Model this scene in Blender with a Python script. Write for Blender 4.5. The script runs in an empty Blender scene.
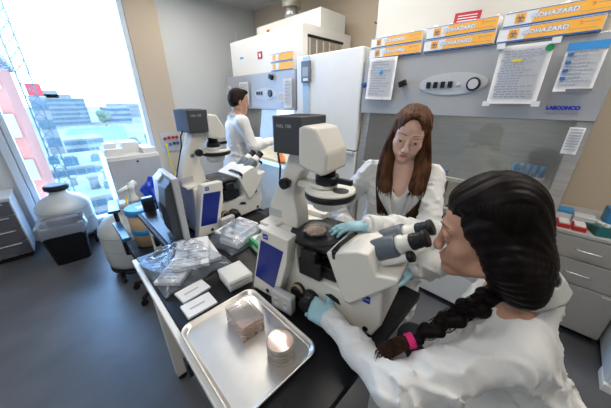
import bpy, bmesh, math, random
import numpy as np
from mathutils import Vector, Matrix, Euler

S = bpy.context.scene
COL = S.collection
PI = math.pi
R = math.radians

# ------------------------------------------------------------------ camera
cam_data = bpy.data.cameras.new('camera')
cam_data.sensor_width = 36.0
cam_data.lens = 36.0 * 246 / 611
cam_data.clip_start = 0.02
cam_data.clip_end = 2000
cam = bpy.data.objects.new('camera', cam_data)
cam.location = (0, 0, 1.68)
cam.rotation_euler = (R(90 - 22.9), 0, R(-44.8))
COL.objects.link(cam)
S.camera = cam

# ------------------------------------------------------------------ world, lights, exposure
world = bpy.data.worlds.new('sky')
S.world = world
world.use_nodes = True
nt = world.node_tree
nt.nodes.clear()
wo = nt.nodes.new('ShaderNodeOutputWorld')
bg = nt.nodes.new('ShaderNodeBackground')
tc = nt.nodes.new('ShaderNodeTexCoord')
sp = nt.nodes.new('ShaderNodeSeparateXYZ')
rp = nt.nodes.new('ShaderNodeValToRGB')
rp.color_ramp.elements[0].position = 0.0
rp.color_ramp.elements[0].color = (0.92, 0.97, 1.0, 1)
rp.color_ramp.elements[1].position = 0.6
rp.color_ramp.elements[1].color = (0.42, 0.72, 1.0, 1)
nt.links.new(tc.outputs['Generated'], sp.inputs[0])
nt.links.new(sp.outputs['Z'], rp.inputs[0])
nt.links.new(rp.outputs[0], bg.inputs[0])
bg.inputs[1].default_value = 3.9
nt.links.new(bg.outputs[0], wo.inputs[0])

def area_light(name, loc, rot, sx, sy, power, color):
    l = bpy.data.lights.new(name, 'AREA')
    l.shape = 'RECTANGLE'
    l.size = sx
    l.size_y = sy
    l.energy = power
    l.color = color
    o = bpy.data.objects.new(name, l)
    o.location = loc
    o.rotation_euler = rot
    COL.objects.link(o)
    return o

WARM = (1.0, 0.93, 0.83)
for lx, ly, pw in ((1.55, -0.6, 20), (1.55, 1.4, 21), (1.55, 3.2, 16), (-0.9, 0.2, 13), (-0.9, 2.2, 8)):
    area_light('ceiling_lamp', (lx, ly, 3.06), (0, 0, 0), 0.6, 1.2, pw, WARM)
# daylight falling in through the window (in the plane just outside the pane)
area_light('window_daylight', (0.3, 4.52, 1.6), (R(-90), 0, 0), 1.5, 3.0, 130, (0.22, 0.50, 1.0))

S.view_settings.view_transform = 'Standard'
S.view_settings.look = 'None'
S.view_settings.gamma = 1.0
S.view_settings.exposure = 0.52
S.cycles.transparent_max_bounces = 32
try:
    S.view_settings.use_curve_mapping = False
except Exception:
    pass

# ------------------------------------------------------------------ materials
def mat(name, col, rough=0.5, metal=0.0, var=0.04, vscale=8.0, bump=0.0, bscale=60.0, coat=0.0,
        trans=0.0, emit=None, estr=0.0, spec=0.5, sub=0.0, sheen=0.0, stretch=None):
    m = bpy.data.materials.new(name)
    m.use_nodes = True
    n = m.node_tree.nodes
    L = m.node_tree.links
    b = n['Principled BSDF']
    b.inputs['Roughness'].default_value = rough
    b.inputs['Metallic'].default_value = metal
    b.inputs['Coat Weight'].default_value = coat
    b.inputs['Specular IOR Level'].default_value = spec
    b.inputs['Transmission Weight'].default_value = trans
    if sub:
        b.inputs['Subsurface Weight'].default_value = sub
        b.inputs['Subsurface Radius'].default_value = (0.012, 0.005, 0.003)
        b.inputs['Subsurface Scale'].default_value = 1.0
    if sheen:
        b.inputs['Sheen Weight'].default_value = sheen
    if emit:
        b.inputs['Emission Color'].default_value = (*emit, 1)
        b.inputs['Emission Strength'].default_value = estr
    t = n.new('ShaderNodeTexCoord')
    src = t.outputs['Object']
    if stretch:
        mp = n.new('ShaderNodeMapping')
        mp.inputs['Scale'].default_value = stretch
        L.new(src, mp.inputs[0])
        src = mp.outputs[0]
    nz = n.new('ShaderNodeTexNoise')
    nz.inputs['Scale'].default_value = vscale
    nz.inputs['Detail'].default_value = 5
    L.new(src, nz.inputs['Vector'])
    cr = n.new('ShaderNodeValToRGB')
    cr.color_ramp.elements[0].position = 0.3
    cr.color_ramp.elements[1].position = 0.7
    cr.color_ramp.elements[0].color = (*[max(0, c * (1 - var)) for c in col], 1)
    cr.color_ramp.elements[1].color = (*[min(1, c * (1 + var)) for c in col], 1)
    L.new(nz.outputs['Fac'], cr.inputs[0])
    L.new(cr.outputs[0], b.inputs['Base Color'])
    if bump:
        n2 = n.new('ShaderNodeTexNoise')
        n2.inputs['Scale'].default_value = bscale
        n2.inputs['Detail'].default_value = 4
        L.new(src, n2.inputs['Vector'])
        bp = n.new('ShaderNodeBump')
        bp.inputs['Strength'].default_value = bump
        bp.inputs['Distance'].default_value = 0.01
        L.new(n2.outputs['Fac'], bp.inputs['Height'])
        L.new(bp.outputs[0], b.inputs['Normal'])
    return m

def clear_mat(name, tint, gloss=0.12, rough=0.03, haze=0.0, hazecol=(0.9, 0.92, 0.95), bump=0.0, bscale=20, ior=1.45):
    """see-through plastic or glass: transparent + a little gloss + a little milky diffuse"""
    m = bpy.data.materials.new(name)
    m.use_nodes = True
    n = m.node_tree.nodes
    L = m.node_tree.links
    n.clear()
    o = n.new('ShaderNodeOutputMaterial')
    tr = n.new('ShaderNodeBsdfTransparent')
    tr.inputs[0].default_value = (*tint, 1)
    gl = n.new('ShaderNodeBsdfGlossy')
    gl.inputs['Roughness'].default_value = rough
    fr = n.new('ShaderNodeFresnel')
    fr.inputs[0].default_value = ior
    mr = n.new('ShaderNodeMath')
    mr.operation = 'MULTIPLY_ADD'
    mr.inputs[1].default_value = 1.0
    mr.inputs[2].default_value = gloss * 0.3
    L.new(fr.outputs[0], mr.inputs[0])
    mx = n.new('ShaderNodeMixShader')
    L.new(mr.outputs[0], mx.inputs[0])
    L.new(tr.outputs[0], mx.inputs[1])
    L.new(gl.outputs[0], mx.inputs[2])
    last = mx
    if bump:
        t = n.new('ShaderNodeTexCoord')
        nz = n.new('ShaderNodeTexNoise')
        nz.inputs['Scale'].default_value = bscale
        nz.inputs['Detail'].default_value = 6
        bp = n.new('ShaderNodeBump')
        bp.inputs['Strength'].default_value = bump
        bp.inputs['Distance'].default_value = 0.02
        L.new(t.outputs['Object'], nz.inputs['Vector'])
        L.new(nz.outputs['Fac'], bp.inputs['Height'])
        L.new(bp.outputs[0], gl.inputs['Normal'])
        L.new(bp.outputs[0], fr.inputs['Normal'])
    if haze:
        df = n.new('ShaderNodeBsdfDiffuse')
        df.inputs[0].default_value = (*hazecol, 1)
        m2 = n.new('ShaderNodeMixShader')
        m2.inputs[0].default_value = haze
        L.new(mx.outputs[0], m2.inputs[1])
        L.new(df.outputs[0], m2.inputs[2])
        last = m2
    L.new(last.outputs[0], o.inputs[0])
    return m

M = {}
M['wall_tan'] = mat('wall_tan', (0.56, 0.47, 0.36), 0.75, var=0.02, vscale=1.5, bump=0.05, bscale=120)
M['wall_grey'] = mat('wall_grey', (0.64, 0.67, 0.68), 0.75, var=0.02, vscale=1.5, bump=0.05, bscale=120)
M['ceiling'] = mat('ceiling_paint', (0.62, 0.62, 0.60), 0.9, var=0.03, vscale=4)
M['floor'] = mat('sealed_floor', (0.10, 0.102, 0.108), 0.40, var=0.16, vscale=3.5, bump=0.05, bscale=25)
M['frame'] = mat('window_frame', (0.62, 0.70, 0.78), 0.4, var=0.02)
M['white'] = mat('white_enamel', (0.74, 0.74, 0.71), 0.38, var=0.02)
M['coolwhite'] = mat('cool_white', (0.66, 0.70, 0.73), 0.35, var=0.02)
M['cream'] = mat('cream_enamel', (0.78, 0.765, 0.70), 0.35, var=0.02)
M['grey'] = mat('grey_enamel', (0.32, 0.345, 0.37), 0.4, var=0.03)
M['hoodgrey'] = mat('hood_grey', (0.37, 0.375, 0.38), 0.4, metal=0.1, var=0.03)
M['lightgrey'] = mat('light_grey', (0.50, 0.51, 0.52), 0.45, var=0.03)
M['steel'] = mat('brushed_steel', (0.56, 0.53, 0.48), 0.3, metal=0.9, var=0.1, vscale=6, stretch=(1, 1, 12))
M['traysteel'] = mat('tray_steel', (0.78, 0.75, 0.69), 0.33, metal=0.85, var=0.05, vscale=14, bump=0.03, bscale=200)
M['aluminium'] = mat('aluminium', (0.70, 0.71, 0.72), 0.3, metal=0.9)
M['black'] = mat('black_plastic', (0.012, 0.013, 0.016), 0.35, var=0.2, spec=0.3)
M['blackmatte'] = mat('black_matte', (0.014, 0.015, 0.017), 0.55, var=0.2, spec=0.25)
M['benchtop'] = mat('black_bench_resin', (0.008, 0.008, 0.009), 0.30, var=0.25, vscale=30, bump=0.02, bscale=200, spec=0.28)
M['darkgrey'] = mat('dark_grey', (0.055, 0.062, 0.072), 0.45, var=0.05)
M['bluegrey'] = mat('blue_grey', (0.10, 0.125, 0.155), 0.35, var=0.05)
M['drawergrey'] = mat('drawer_grey', (0.40, 0.385, 0.36), 0.45, var=0.02)
M['slate'] = mat('slate_drawer', (0.10, 0.105, 0.13), 0.35, var=0.05)
M['navy'] = mat('navy_panel', (0.010, 0.025, 0.24), 0.3, var=0.05, coat=0.0, spec=0.35)
M['logo'] = mat('logo_blue', (0.01, 0.03, 0.42), 0.4)
M['sky_blue'] = mat('bright_blue', (0.04, 0.28, 0.62), 0.45)
M['royal'] = mat('royal_blue_film', (0.01, 0.06, 0.60), 0.32, bump=0.3, bscale=14)
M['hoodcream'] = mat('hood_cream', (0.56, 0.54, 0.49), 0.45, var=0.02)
M['orange'] = mat('box_orange', (0.92, 0.44, 0.05), 0.55)
M['boxblue'] = mat('box_blue', (0.03, 0.13, 0.38), 0.5)
M['card'] = mat('white_card', (0.76, 0.77, 0.77), 0.6, var=0.02)
M['paper'] = mat('white_paper', (0.78, 0.79, 0.80), 0.75, var=0.02)
M['ink'] = mat('printed_ink', (0.16, 0.17, 0.20), 0.8)
M['paleink'] = mat('pale_print', (0.42, 0.45, 0.52), 0.8)
M['red'] = mat('red_plastic', (0.50, 0.02, 0.02), 0.4)
M['darkred'] = mat('red_label', (0.42, 0.02, 0.03), 0.5)
M['green'] = mat('green_card', (0.02, 0.32, 0.10), 0.5)
M['teal'] = mat('teal_plastic', (0.02, 0.17, 0.17), 0.4)
M['yellow'] = mat('yellow_plastic', (0.78, 0.60, 0.02), 0.4)
M['glass'] = clear_mat('window_glass', (0.96, 0.98, 1.0), 0.05, 0.01)
M['sash'] = clear_mat('sash_glass', (0.90, 0.92, 0.91), 0.15, 0.02, haze=0.05, ior=1.28)
M['clear'] = clear_mat('clear_plastic', (0.985, 0.975, 0.965), 0.1, 0.08, haze=0.10, hazecol=(0.95, 0.88, 0.84))
M['bag'] = clear_mat('plastic_film', (0.93, 0.96, 1.0), 0.10, 0.12, haze=0.09, hazecol=(0.70, 0.82, 0.97), bump=0.45, bscale=12)
M['liner'] = clear_mat('bin_liner_film', (0.72, 0.76, 0.80), 0.4, 0.2, haze=0.35, hazecol=(0.48, 0.55, 0.66), bump=0.8, bscale=14)
M['media'] = mat('pink_medium', (0.95, 0.66, 0.55), 0.3, trans=0.0, var=0.1)
M['dewar'] = mat('dewar_paint', (0.60, 0.63, 0.62), 0.35, metal=0.15, var=0.05)
M['tan'] = mat('tan_plastic', (0.45, 0.33, 0.2), 0.5)
M['amber'] = mat('lit_amber', (0.9, 0.35, 0.12), 0.5)
M['skin'] = mat('skin_fair', (0.74, 0.47, 0.37), 0.5, var=0.05, vscale=20, sub=0.15)
M['skin2'] = mat('skin_olive', (0.50, 0.27, 0.18), 0.48, var=0.05, vscale=20, sub=0.15)
M['skin3'] = mat('skin_tan', (0.46, 0.26, 0.18), 0.5, var=0.05, vscale=20)
M['lips'] = mat('lips', (0.50, 0.16, 0.15), 0.4)
M['eyewhite'] = mat('eye_white', (0.75, 0.73, 0.70), 0.25)
M['iris'] = mat('eye_iris', (0.06, 0.03, 0.015), 0.15)
M['brow'] = mat('brow_hair', (0.06, 0.03, 0.018), 0.7)
M['coat'] = mat('lab_coat_cotton', (0.73, 0.735, 0.72), 0.85, var=0.02, bump=0.25, bscale=26, sheen=0.2)
M['glove'] = mat('nitrile_glove', (0.33, 0.58, 0.66), 0.5, var=0.04, vscale=30, bump=0.15, bscale=70)
M['jeans'] = mat('dark_trousers', (0.03, 0.035, 0.05), 0.8)
M['shirt'] = mat('dark_shirt', (0.03, 0.03, 0.035), 0.8)
M['shoe'] = mat('dark_shoe', (0.02, 0.02, 0.02), 0.5)
M['pink'] = mat('pink_elastic', (0.85, 0.02, 0.22), 0.6)

def hair_mat(name, c1, c2, rough=0.38):
    m = mat(name, c1, rough, var=0.0, spec=0.10, stretch=(1, 1, .12))
    n = m.node_tree.nodes
    cr = [x for x in n if x.type == 'VALTORGB'][0]
    cr.color_ramp.elements[0].color = (*c1, 1)
    cr.color_ramp.elements[1].color = (*c2, 1)
    nz = [x for x in n if x.type == 'TEX_NOISE'][0]
    nz.inputs['Scale'].default_value = 60
    return m
M['hair_brown'] = hair_mat('brown_hair', (0.035, 0.015, 0.008), (0.15, 0.070, 0.034), 0.5)
M['blue_sheen'] = mat('black_window_sheen', (0.03, 0.11, 0.26), 0.3)  # black plastic with the window's blue reflection put into its base colour
M['handleblue'] = mat('pale_blue_strip', (0.40, 0.55, 0.70), 0.4)
M['hair_black'] = hair_mat('black_hair', (0.0035, 0.0025, 0.003), (0.010, 0.0065, 0.006), 0.45)
M['hair_tip'] = hair_mat('hair_tips', (0.02, 0.010, 0.007), (0.085, 0.04, 0.025), 0.42)
M['hair_short'] = hair_mat('short_hair', (0.008, 0.006, 0.005), (0.03, 0.02, 0.015), 0.6)

# ------------------------------------------------------------------ builders
class MB:
    """collects shapes into one mesh"""
    def __init__(s):
        s.bm = bmesh.new()
        s.mats = []
        s.T = Matrix.Identity(4)
    def mi(s, m):
        if m not in s.mats:
            s.mats.append(m)
        return s.mats.index(m)
    def _add(s, verts, faces, m, smooth=False):
        vs = [s.bm.verts.new(s.T @ Vector(v)) for v in verts]
        k = s.mi(m)
        out = []
        for f in faces:
            try:
                fc = s.bm.faces.new([vs[i] for i in f])
                fc.material_index = k
                fc.smooth = smooth
                out.append(fc)
            except ValueError:
                pass
        return vs, out
    def box(s, lo, hi, m, bev=0.0, rot=None, seg=2):
        x0, y0, z0 = lo
        x1, y1, z1 = hi
        v = [(x0, y0, z0), (x1, y0, z0), (x1, y1, z0), (x0, y1, z0), (x0, y0, z1), (x1, y0, z1), (x1, y1, z1), (x0, y1, z1)]
        if rot is not None:
            c = Vector(((x0 + x1) / 2, (y0 + y1) / 2, (z0 + z1) / 2))
            v = [tuple(c + rot @ (Vector(p) - c)) for p in v]
        f = [(0, 3, 2, 1), (4, 5, 6, 7), (0, 1, 5, 4), (1, 2, 6, 5), (2, 3, 7, 6), (3, 0, 4, 7)]
        vs, fs = s._add(v, f, m)
        if bev > 0:
            es = list({e for fc in fs for e in fc.edges})
            r = bmesh.ops.bevel(s.bm, geom=es, offset=bev, segments=seg, profile=0.7, affect='EDGES')
            for fc in r['faces']:
                fc.smooth = True
        return s
    def prism(s, poly, axis, a, b, m, bev=0.0):
        """polygon given in the two other axes, extruded along axis from a to b"""
        def mk(p, t):
            if axis == 'x': return (t, p[0], p[1])
            if axis == 'y': return (p[0], t, p[1])
            return (p[0], p[1], t)
        n = len(poly)
        v = [mk(p, a) for p in poly] + [mk(p, b) for p in poly]
        f = [tuple(range(n))[::-1], tuple(range(n, 2 * n))] + [(i, (i + 1) % n, n + (i + 1) % n, n + i) for i in range(n)]
        vs, fs = s._add(v, f, m)
        bmesh.ops.recalc_face_normals(s.bm, faces=fs)
        if bev > 0:
            es = list({e for fc in fs for e in fc.edges})
            r = bmesh.ops.bevel(s.bm, geom=es, offset=bev, segments=2, profile=0.7, affect='EDGES')
            for fc in r['faces']:
                fc.smooth = True
        return s
    def loft(s, rings, m, smooth=True, cap=True):
        n = len(rings[0])
        v = [p for r in rings for p in r]
        f = []
        for i in range(len(rings) - 1):
            for j in range(n):
                f.append((i * n + j, i * n + (j + 1) % n, (i + 1) * n + (j + 1) % n, (i + 1) * n + j))
        vs, fs = s._add(v, f, m, smooth)
        if cap:
            k = s.mi(m)
            for rr in (vs[:n][::-1], vs[-n:]):
                try:
                    fc = s.bm.faces.new(rr)
                    fc.material_index = k
                    fs.append(fc)
                except ValueError:
                    pass
        bmesh.ops.recalc_face_normals(s.bm, faces=fs)
        return s
    def cyl(s, p, q, r, m, r2=None, n=24, cap=True):
        p, q = Vector(p), Vector(q)
        r2 = r if r2 is None else r2
        d = (q - p).normalized()
        u = d.orthogonal().normalized()
        w = d.cross(u)
        rings = []
        for c, rr in ((p, r), (q, r2)):
            rings.append([tuple(c + (u * math.cos(2 * PI * i / n) + w * math.sin(2 * PI * i / n)) * rr) for i in range(n)])
        return s.loft(rings, m, True, cap)
    def lathe(s, c, prof, m, n=36, sx=1.0, sy=1.0, cap=True):
        """prof = [(radius, z)...] about a vertical axis at c"""
        rings = [[(c[0] + r * sx * math.cos(2 * PI * i / n), c[1] + r * sy * math.sin(2 * PI * i / n), c[2] + z) for i in range(n)] for r, z in prof]
        return s.loft(rings, m, True, cap)
    def lathe_dir(s, c, d, prof, m, n=28):
        c, d = Vector(c), Vector(d).normalized()
        u = d.orthogonal().normalized()
        w = d.cross(u)
        rings = [[tuple(c + d * z + (u * math.cos(2 * PI * i / n) + w * math.sin(2 * PI * i / n)) * r) for i in range(n)] for r, z in prof]
        return s.loft(rings, m, True, True)
    def tube(s, pts, r, m, n=8, r2=None):
        pts = [Vector(p) for p in pts]
        rings = []
        u = None
        for i, p in enumerate(pts):
            d = (pts[min(i + 1, len(pts) - 1)] - pts[max(i - 1, 0)])
            if d.length < 1e-9:
                d = Vector((0, 0, 1))
            d.normalize()
            if u is None:
                u = d.orthogonal().normalized()
            else:
                u = (u - d * u.dot(d)).normalized()
            w = d.cross(u)
            t = i / max(1, len(pts) - 1)
            rr = r if r2 is None else r + (r2 - r) * t
            rings.append([tuple(p + (u * math.cos(2 * PI * k / n) + w * math.sin(2 * PI * k / n)) * rr) for k in range(n)])
        return s.loft(rings, m, True, True)
    def ball(s, c, r, m, n=16, rot=None):
        rx, ry, rz = (r, r, r) if not isinstance(r, tuple) else r
        c = Vector(c)
        rings = []
        for i in range(1, n):
            t = PI * i / n
            ring = []
            for k in range(2 * n):
                a = PI * k / n
                v = Vector((rx * math.sin(t) * math.cos(a), ry * math.sin(t) * math.sin(a), rz * math.cos(t)))
                if rot is not None:
                    v = rot @ v
                ring.append(tuple(c + v))
            rings.append(ring)
        return s.loft(rings, m, True, True)
    def sheet(s, f, nu, nv, m, thick=0.0, smooth=True):
        """grid surface f(u, v) with optional real thickness"""
        P = [[Vector(f(i / nu, j / nv)) for j in range(nv + 1)] for i in range(nu + 1)]
        v = [tuple(P[i][j]) for i in range(nu + 1) for j in range(nv + 1)]
        w = nv + 1
        fc = [(i * w + j, (i + 1) * w + j, (i + 1) * w + j + 1, i * w + j + 1) for i in range(nu) for j in range(nv)]
        vs, fs = s._add(v, fc, m, smooth)
        if thick:
            r = bmesh.ops.solidify(s.bm, geom=fs, thickness=thick)
        return s
    def build(s, name, parent=None, loc=None, rotz=0.0):
        me = bpy.data.meshes.new(name)
        s.bm.normal_update()
        s.bm.to_mesh(me)
        s.bm.free()
        for m in s.mats:
            me.materials.append(m)
        o = bpy.data.objects.new(name, me)
        COL.objects.link(o)
        if parent is not None:
            o.parent = parent
        if loc is not None:
            o.location = loc
        if rotz:
            o.rotation_euler = (0, 0, rotz)
        return o

def tag(o, label=None, cat=None, group=None, kind=None):
    if label: o['label'] = label
    if cat: o['category'] = cat
    if group: o['group'] = group
    if kind: o['kind'] = kind
    return o

def thing(name, label, cat, loc=(0, 0, 0), rotz=0.0, group=None, rot=None):
    o = bpy.data.objects.new(name, None)
    o.empty_display_size = 0.05
    o.location = loc
    o.rotation_euler = rot if rot is not None else (0, 0, rotz)
    COL.objects.link(o)
    return tag(o, label, cat, group)

def copy_tree(o, parent=None):
    c = o.copy()
    COL.objects.link(c)
    c.parent = parent
    for ch in list(o.children):
        copy_tree(ch, c)
    return c

def struct(name, mb):
    return tag(mb.build(name), kind='structure')

def text_part(name, s, size, m, parent, mat4, depth=0.0006, align='CENTER', bold=0.0, sx=1.0):
    """lettering as a thin real mesh, text plane = local XY of mat4"""
    cu = bpy.data.curves.new(name, 'FONT')
    cu.body = s
    cu.size = size
    cu.extrude = depth
    cu.offset = bold
    cu.align_x = align
    cu.align_y = 'CENTER'
    cu.resolution_u = 3
    t = bpy.data.objects.new(name, cu)
    COL.objects.link(t)
    dg = bpy.context.evaluated_depsgraph_get()
    me = bpy.data.meshes.new_from_object(t.evaluated_get(dg))
    bpy.data.objects.remove(t)
    me.materials.clear()
    me.materials.append(m)
    if sx != 1.0:
        me.transform(Matrix.Diagonal((sx, 1, 1, 1)))
    me.transform(mat4)
    o = bpy.data.objects.new(name, me)
    COL.objects.link(o)
    o.parent = parent
    return o

def facing(loc, normal, up=(0, 0, 1), roll=0.0):
    """matrix whose local Z is the normal, local Y is up: for text and flat prints"""
    n = Vector(normal).normalized()
    x = Vector(up).cross(n).normalized()
    y = n.cross(x)
    m = Matrix((x, y, n)).transposed().to_4x4()
    return Matrix.Translation(loc) @ m @ Matrix.Rotation(roll, 4, 'Z')

# ================================================================== ROOM
Z_C = 3.1
b = MB(); b.box((-2.2, -2.6, -0.06), (3.15, 4.5, 0.0), M['floor']); struct('floor', b)
b = MB(); b.box((-2.2, -2.6, Z_C), (3.15, 4.5, Z_C + 0.08), M['ceiling']); struct('ceiling', b)
b = MB(); b.box((3.05, -2.6, 0), (3.15, 4.5, Z_C), M['wall_tan']); struct('wall_right', b)
b = MB()
b.box((-2.2, 4.4, 0), (-0.47, 4.5, Z_C), M['wall_grey'])
b.box((1.06, 4.4, 0), (3.05, 4.5, Z_C), M['wall_grey'])
b.box((-0.47, 4.4, 2.98), (1.06, 4.5, Z_C), M['wall_grey'])
b.box((-0.47, 4.4, 0), (1.06, 4.5, 0.06), M['wall_grey'])
struct('wall_back', b)
b = MB(); b.box((1.06, 4.33, 0), (1.45, 4.4, Z_C), M['wall_tan']); struct('trim_1', b)
b = MB(); b.box((2.68, 4.37, 0), (3.05, 4.4, Z_C), M['wall_grey']); struct('trim_2', b)
b = MB(); b.box((-2.3, -2.6, 0), (-2.2, 4.5, Z_C), M['wall_grey']); struct('wall_left', b)
b = MB(); b.box((-2.3, -2.7, 0), (3.15, -2.6, Z_C), M['wall_tan']); struct('wall_front', b)
b = MB(); b.box((-2.2, 4.385, 0), (-0.47, 4.4, 0.1), M['grey'], 0.003); struct('baseboard_back', b)
b = MB(); b.box((3.035, -2.6, 0), (3.05, 4.37, 0.1), M['grey'], 0.003); struct('baseboard_right', b)

# window: frame, mullions, pane
w = thing('window_1', None, None, (0, 0, 0)); w['kind'] = 'structure'
b = MB()
b.box((-0.47, 4.34, 0.06), (-0.40, 4.46, 2.98), M['frame'], 0.006)
b.box((-0.39, 4.36, 0.06), (-0.34, 4.45, 2.98), M['frame'], 0.005)
b.box((-0.40, 4.38, 0.06), (-0.39, 4.44, 2.98), M['lightgrey'])
b.box((1.0, 4.34, 0.06), (1.06, 4.46, 2.98), M['frame'], 0.006)
b.box((-0.47, 4.34, 2.92), (1.06, 4.46, 2.98), M['frame'], 0.006)
b.box((-0.47, 4.34, 0.06), (1.06, 4.46, 0.12), M['frame'], 0.006)
b.build('window_frame', w)
b = MB(); b.box((-0.34, 4.41, 0.12), (1.0, 4.42, 2.92), M['glass']); b.build('window_pane', w)
# slatted blind, lowered over the upper left part
bl = thing('window_blind', 'white slatted blind with fine level slats over the upper window', 'blind', (0, 0, 0))
M['slat'] = clear_mat('blind_slat', (0.86, 0.93, 1.0), 0.0, 0.3, haze=0.35, hazecol=(0.75, 0.88, 1.0))
b = MB()
z = 1.98
while z < 2.9:
    b.box((-0.335, 4.365, z), (0.69, 4.378, z + 0.009), M['slat'], rot=Euler((R(25), 0, 0)).to_matrix())
    z += 0.024
b.build('slats', bl)
b = MB(); b.box((-0.335, 4.35, 2.89), (0.69, 4.39, 2.92), M['frame'], 0.004); b.build('headrail', bl)
b = MB()
for x in (-0.15, 0.5): b.tube([(x, 4.372, 1.97), (x, 4.372, 2.89)], 0.0012, M['slat'], 5)
b.build('ladder_cord', bl)

# ================================================================== OUTSIDE
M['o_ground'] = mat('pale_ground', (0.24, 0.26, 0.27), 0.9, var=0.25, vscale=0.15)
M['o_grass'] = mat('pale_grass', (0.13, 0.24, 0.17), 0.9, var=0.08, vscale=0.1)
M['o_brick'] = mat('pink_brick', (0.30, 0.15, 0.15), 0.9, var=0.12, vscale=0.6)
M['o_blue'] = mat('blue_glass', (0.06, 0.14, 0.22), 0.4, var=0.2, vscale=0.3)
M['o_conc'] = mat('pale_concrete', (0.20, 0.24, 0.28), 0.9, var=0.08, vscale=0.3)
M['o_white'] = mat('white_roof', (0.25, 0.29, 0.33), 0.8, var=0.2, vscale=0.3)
M['o_red'] = mat('red_cladding', (0.45, 0.06, 0.08), 0.8)
M['o_road'] = mat('road', (0.20, 0.21, 0.23), 0.9)
GZ = -14.0
b = MB(); b.box((-150, 12, GZ - 0.5), (400, 900, GZ), M['o_ground']); tag(b.build('ground'), kind='structure')
b = MB(); b.prism([(0.5, 137), (23.3, 134), (34, 206), (7, 200)], 'z', GZ, GZ + 0.06, M['o_grass']); tag(b.build('sports_field'), 'pale green grass field seen beyond the window', 'field')
b = MB()
b.prism([(14, 120), (30, 119), (30, 125), (14, 127)], 'z', GZ, GZ + 0.08, M['o_road'])
b.prism([(36, 132), (41, 132), (62, 285), (55, 285)], 'z', GZ, GZ + 0.1, M['o_road'])
tag(b.build('road'), 'pale road crossing beside the green field outside', 'road')

def building(label, x0, y0, x1, y1, z1, m, bands, group=None, wm='o_conc', steps=None, nwin=9):
    t = thing('building', label, 'building', ((x0 + x1) / 2, (y0 + y1) / 2, GZ), group=group)
    ox, oy = (x0 + x1) / 2, (y0 + y1) / 2
    bb = MB()
    bb.box((x0 - ox, y0 - oy, 0), (x1 - ox, y1 - oy, z1 - GZ), M[m])
    if steps:
        for (a0, a1, h) in steps:
            bb.box((a0 - ox, y0 - oy + 1, z1 - GZ), (a1 - ox, y1 - oy - 1, z1 - GZ + h), M[m])
    bb.build('walls', t)
    if bands:
        hh = (z1 - GZ) / bands
        for i in range(bands):
            zz = hh * i + hh * 0.35
            bb = MB()
            ww = (x1 - x0) / nwin
            for k in range(nwin):
                bb.box((x0 - ox + ww * (k + .06), y0 - oy - 0.12, zz), (x0 - ox + ww * (k + .94), y0 - oy + 0.1, zz + hh * 0.5), M[wm])
            bb.build('window_band', t)
    bb = MB(); bb.box((x0 - ox - .2, y0 - oy - .2, z1 - GZ), (x1 - ox + .2, y1 - oy + .2, z1 - GZ + .35), M['o_white']); bb.build('roof', t)
    return t
building('large pale office block with stepped top and blue window bands, beyond the field', -5, 232, 21, 262, 2.6, 'o_conc', 6, wm='o_blue', steps=[(-2, 15, 2.5), (0, 9, 4.6)], nwin=12)
building('tall pink brick building close to the window at its left edge', -9, 19.0, -1.02, 30, 3.6, 'o_brick', 8, wm='o_white', nwin=5)
rt_ = building('small pale tower with a red clad top behind the lattice mast', -1.6, 84, 0.9, 88, 2.2, 'o_conc', 4, wm='o_blue', nwin=3)
bb = MB(); bb.box((-1.2, -2, 2.6 - GZ), (1.2, 2, 5.0 - GZ), M['o_red']); bb.build('red_top', rt_)
building('low white building with blue windows in front of the field', 1.5, 104, 11, 116, -9.6, 'o_white', 2, wm='o_blue', nwin=7)
building('wide flat white roof below, right of the pink brick building', -3.2, 64, 8.5, 82, -10.4, 'o_white', 2, wm='o_blue', nwin=8)
building('grey blue roof directly below the window', -2.5, 42, 5.5, 56, -10.6, 'o_white', 2, wm='o_blue', nwin=6)
building('distant pale low building right of the office block', 30, 235, 46, 250, -3.5, 'o_white', 3, wm='o_blue')
building('distant pale building with square top near the window jamb', 56, 300, 74, 320, -3, 'o_white', 3, wm='o_conc')
building('long distant building at the horizon behind the crossing roads', 60, 420, 120, 440, -3, 'o_conc', 2, wm='o_white')
random.seed(4)
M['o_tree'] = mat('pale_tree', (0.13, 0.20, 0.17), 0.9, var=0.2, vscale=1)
for i, (x, y, r) in enumerate(((24, 100, 2.0), (30, 108, 2.4), (27, 215, 3.5), (18, 96, 1.8))):
    t = thing('tree', None, 'tree', (x, y, GZ), group='small pale trees beside the field')
    t['label'] = ['pale rounded tree nearest the grass field corner outside', 'largest pale rounded tree right of the grass field', 'pale rounded tree at the far end of the grass field', 'smallest pale rounded tree on the near left of the road'][i]
    bb = MB(); bb.cyl((0, 0, 0), (0, 0, r * 1.2), r * .12, M['tan'], n=8); bb.build('trunk', t)
    bb = MB()
    for k in range(7):
        bb.ball((random.uniform(-.5, .5) * r, random.uniform(-.5, .5) * r, r * 1.7 + random.uniform(-.4, .5) * r), r * random.uniform(.5, .8), M['o_tree'], 6)
    bb.build('crown', t)
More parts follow.
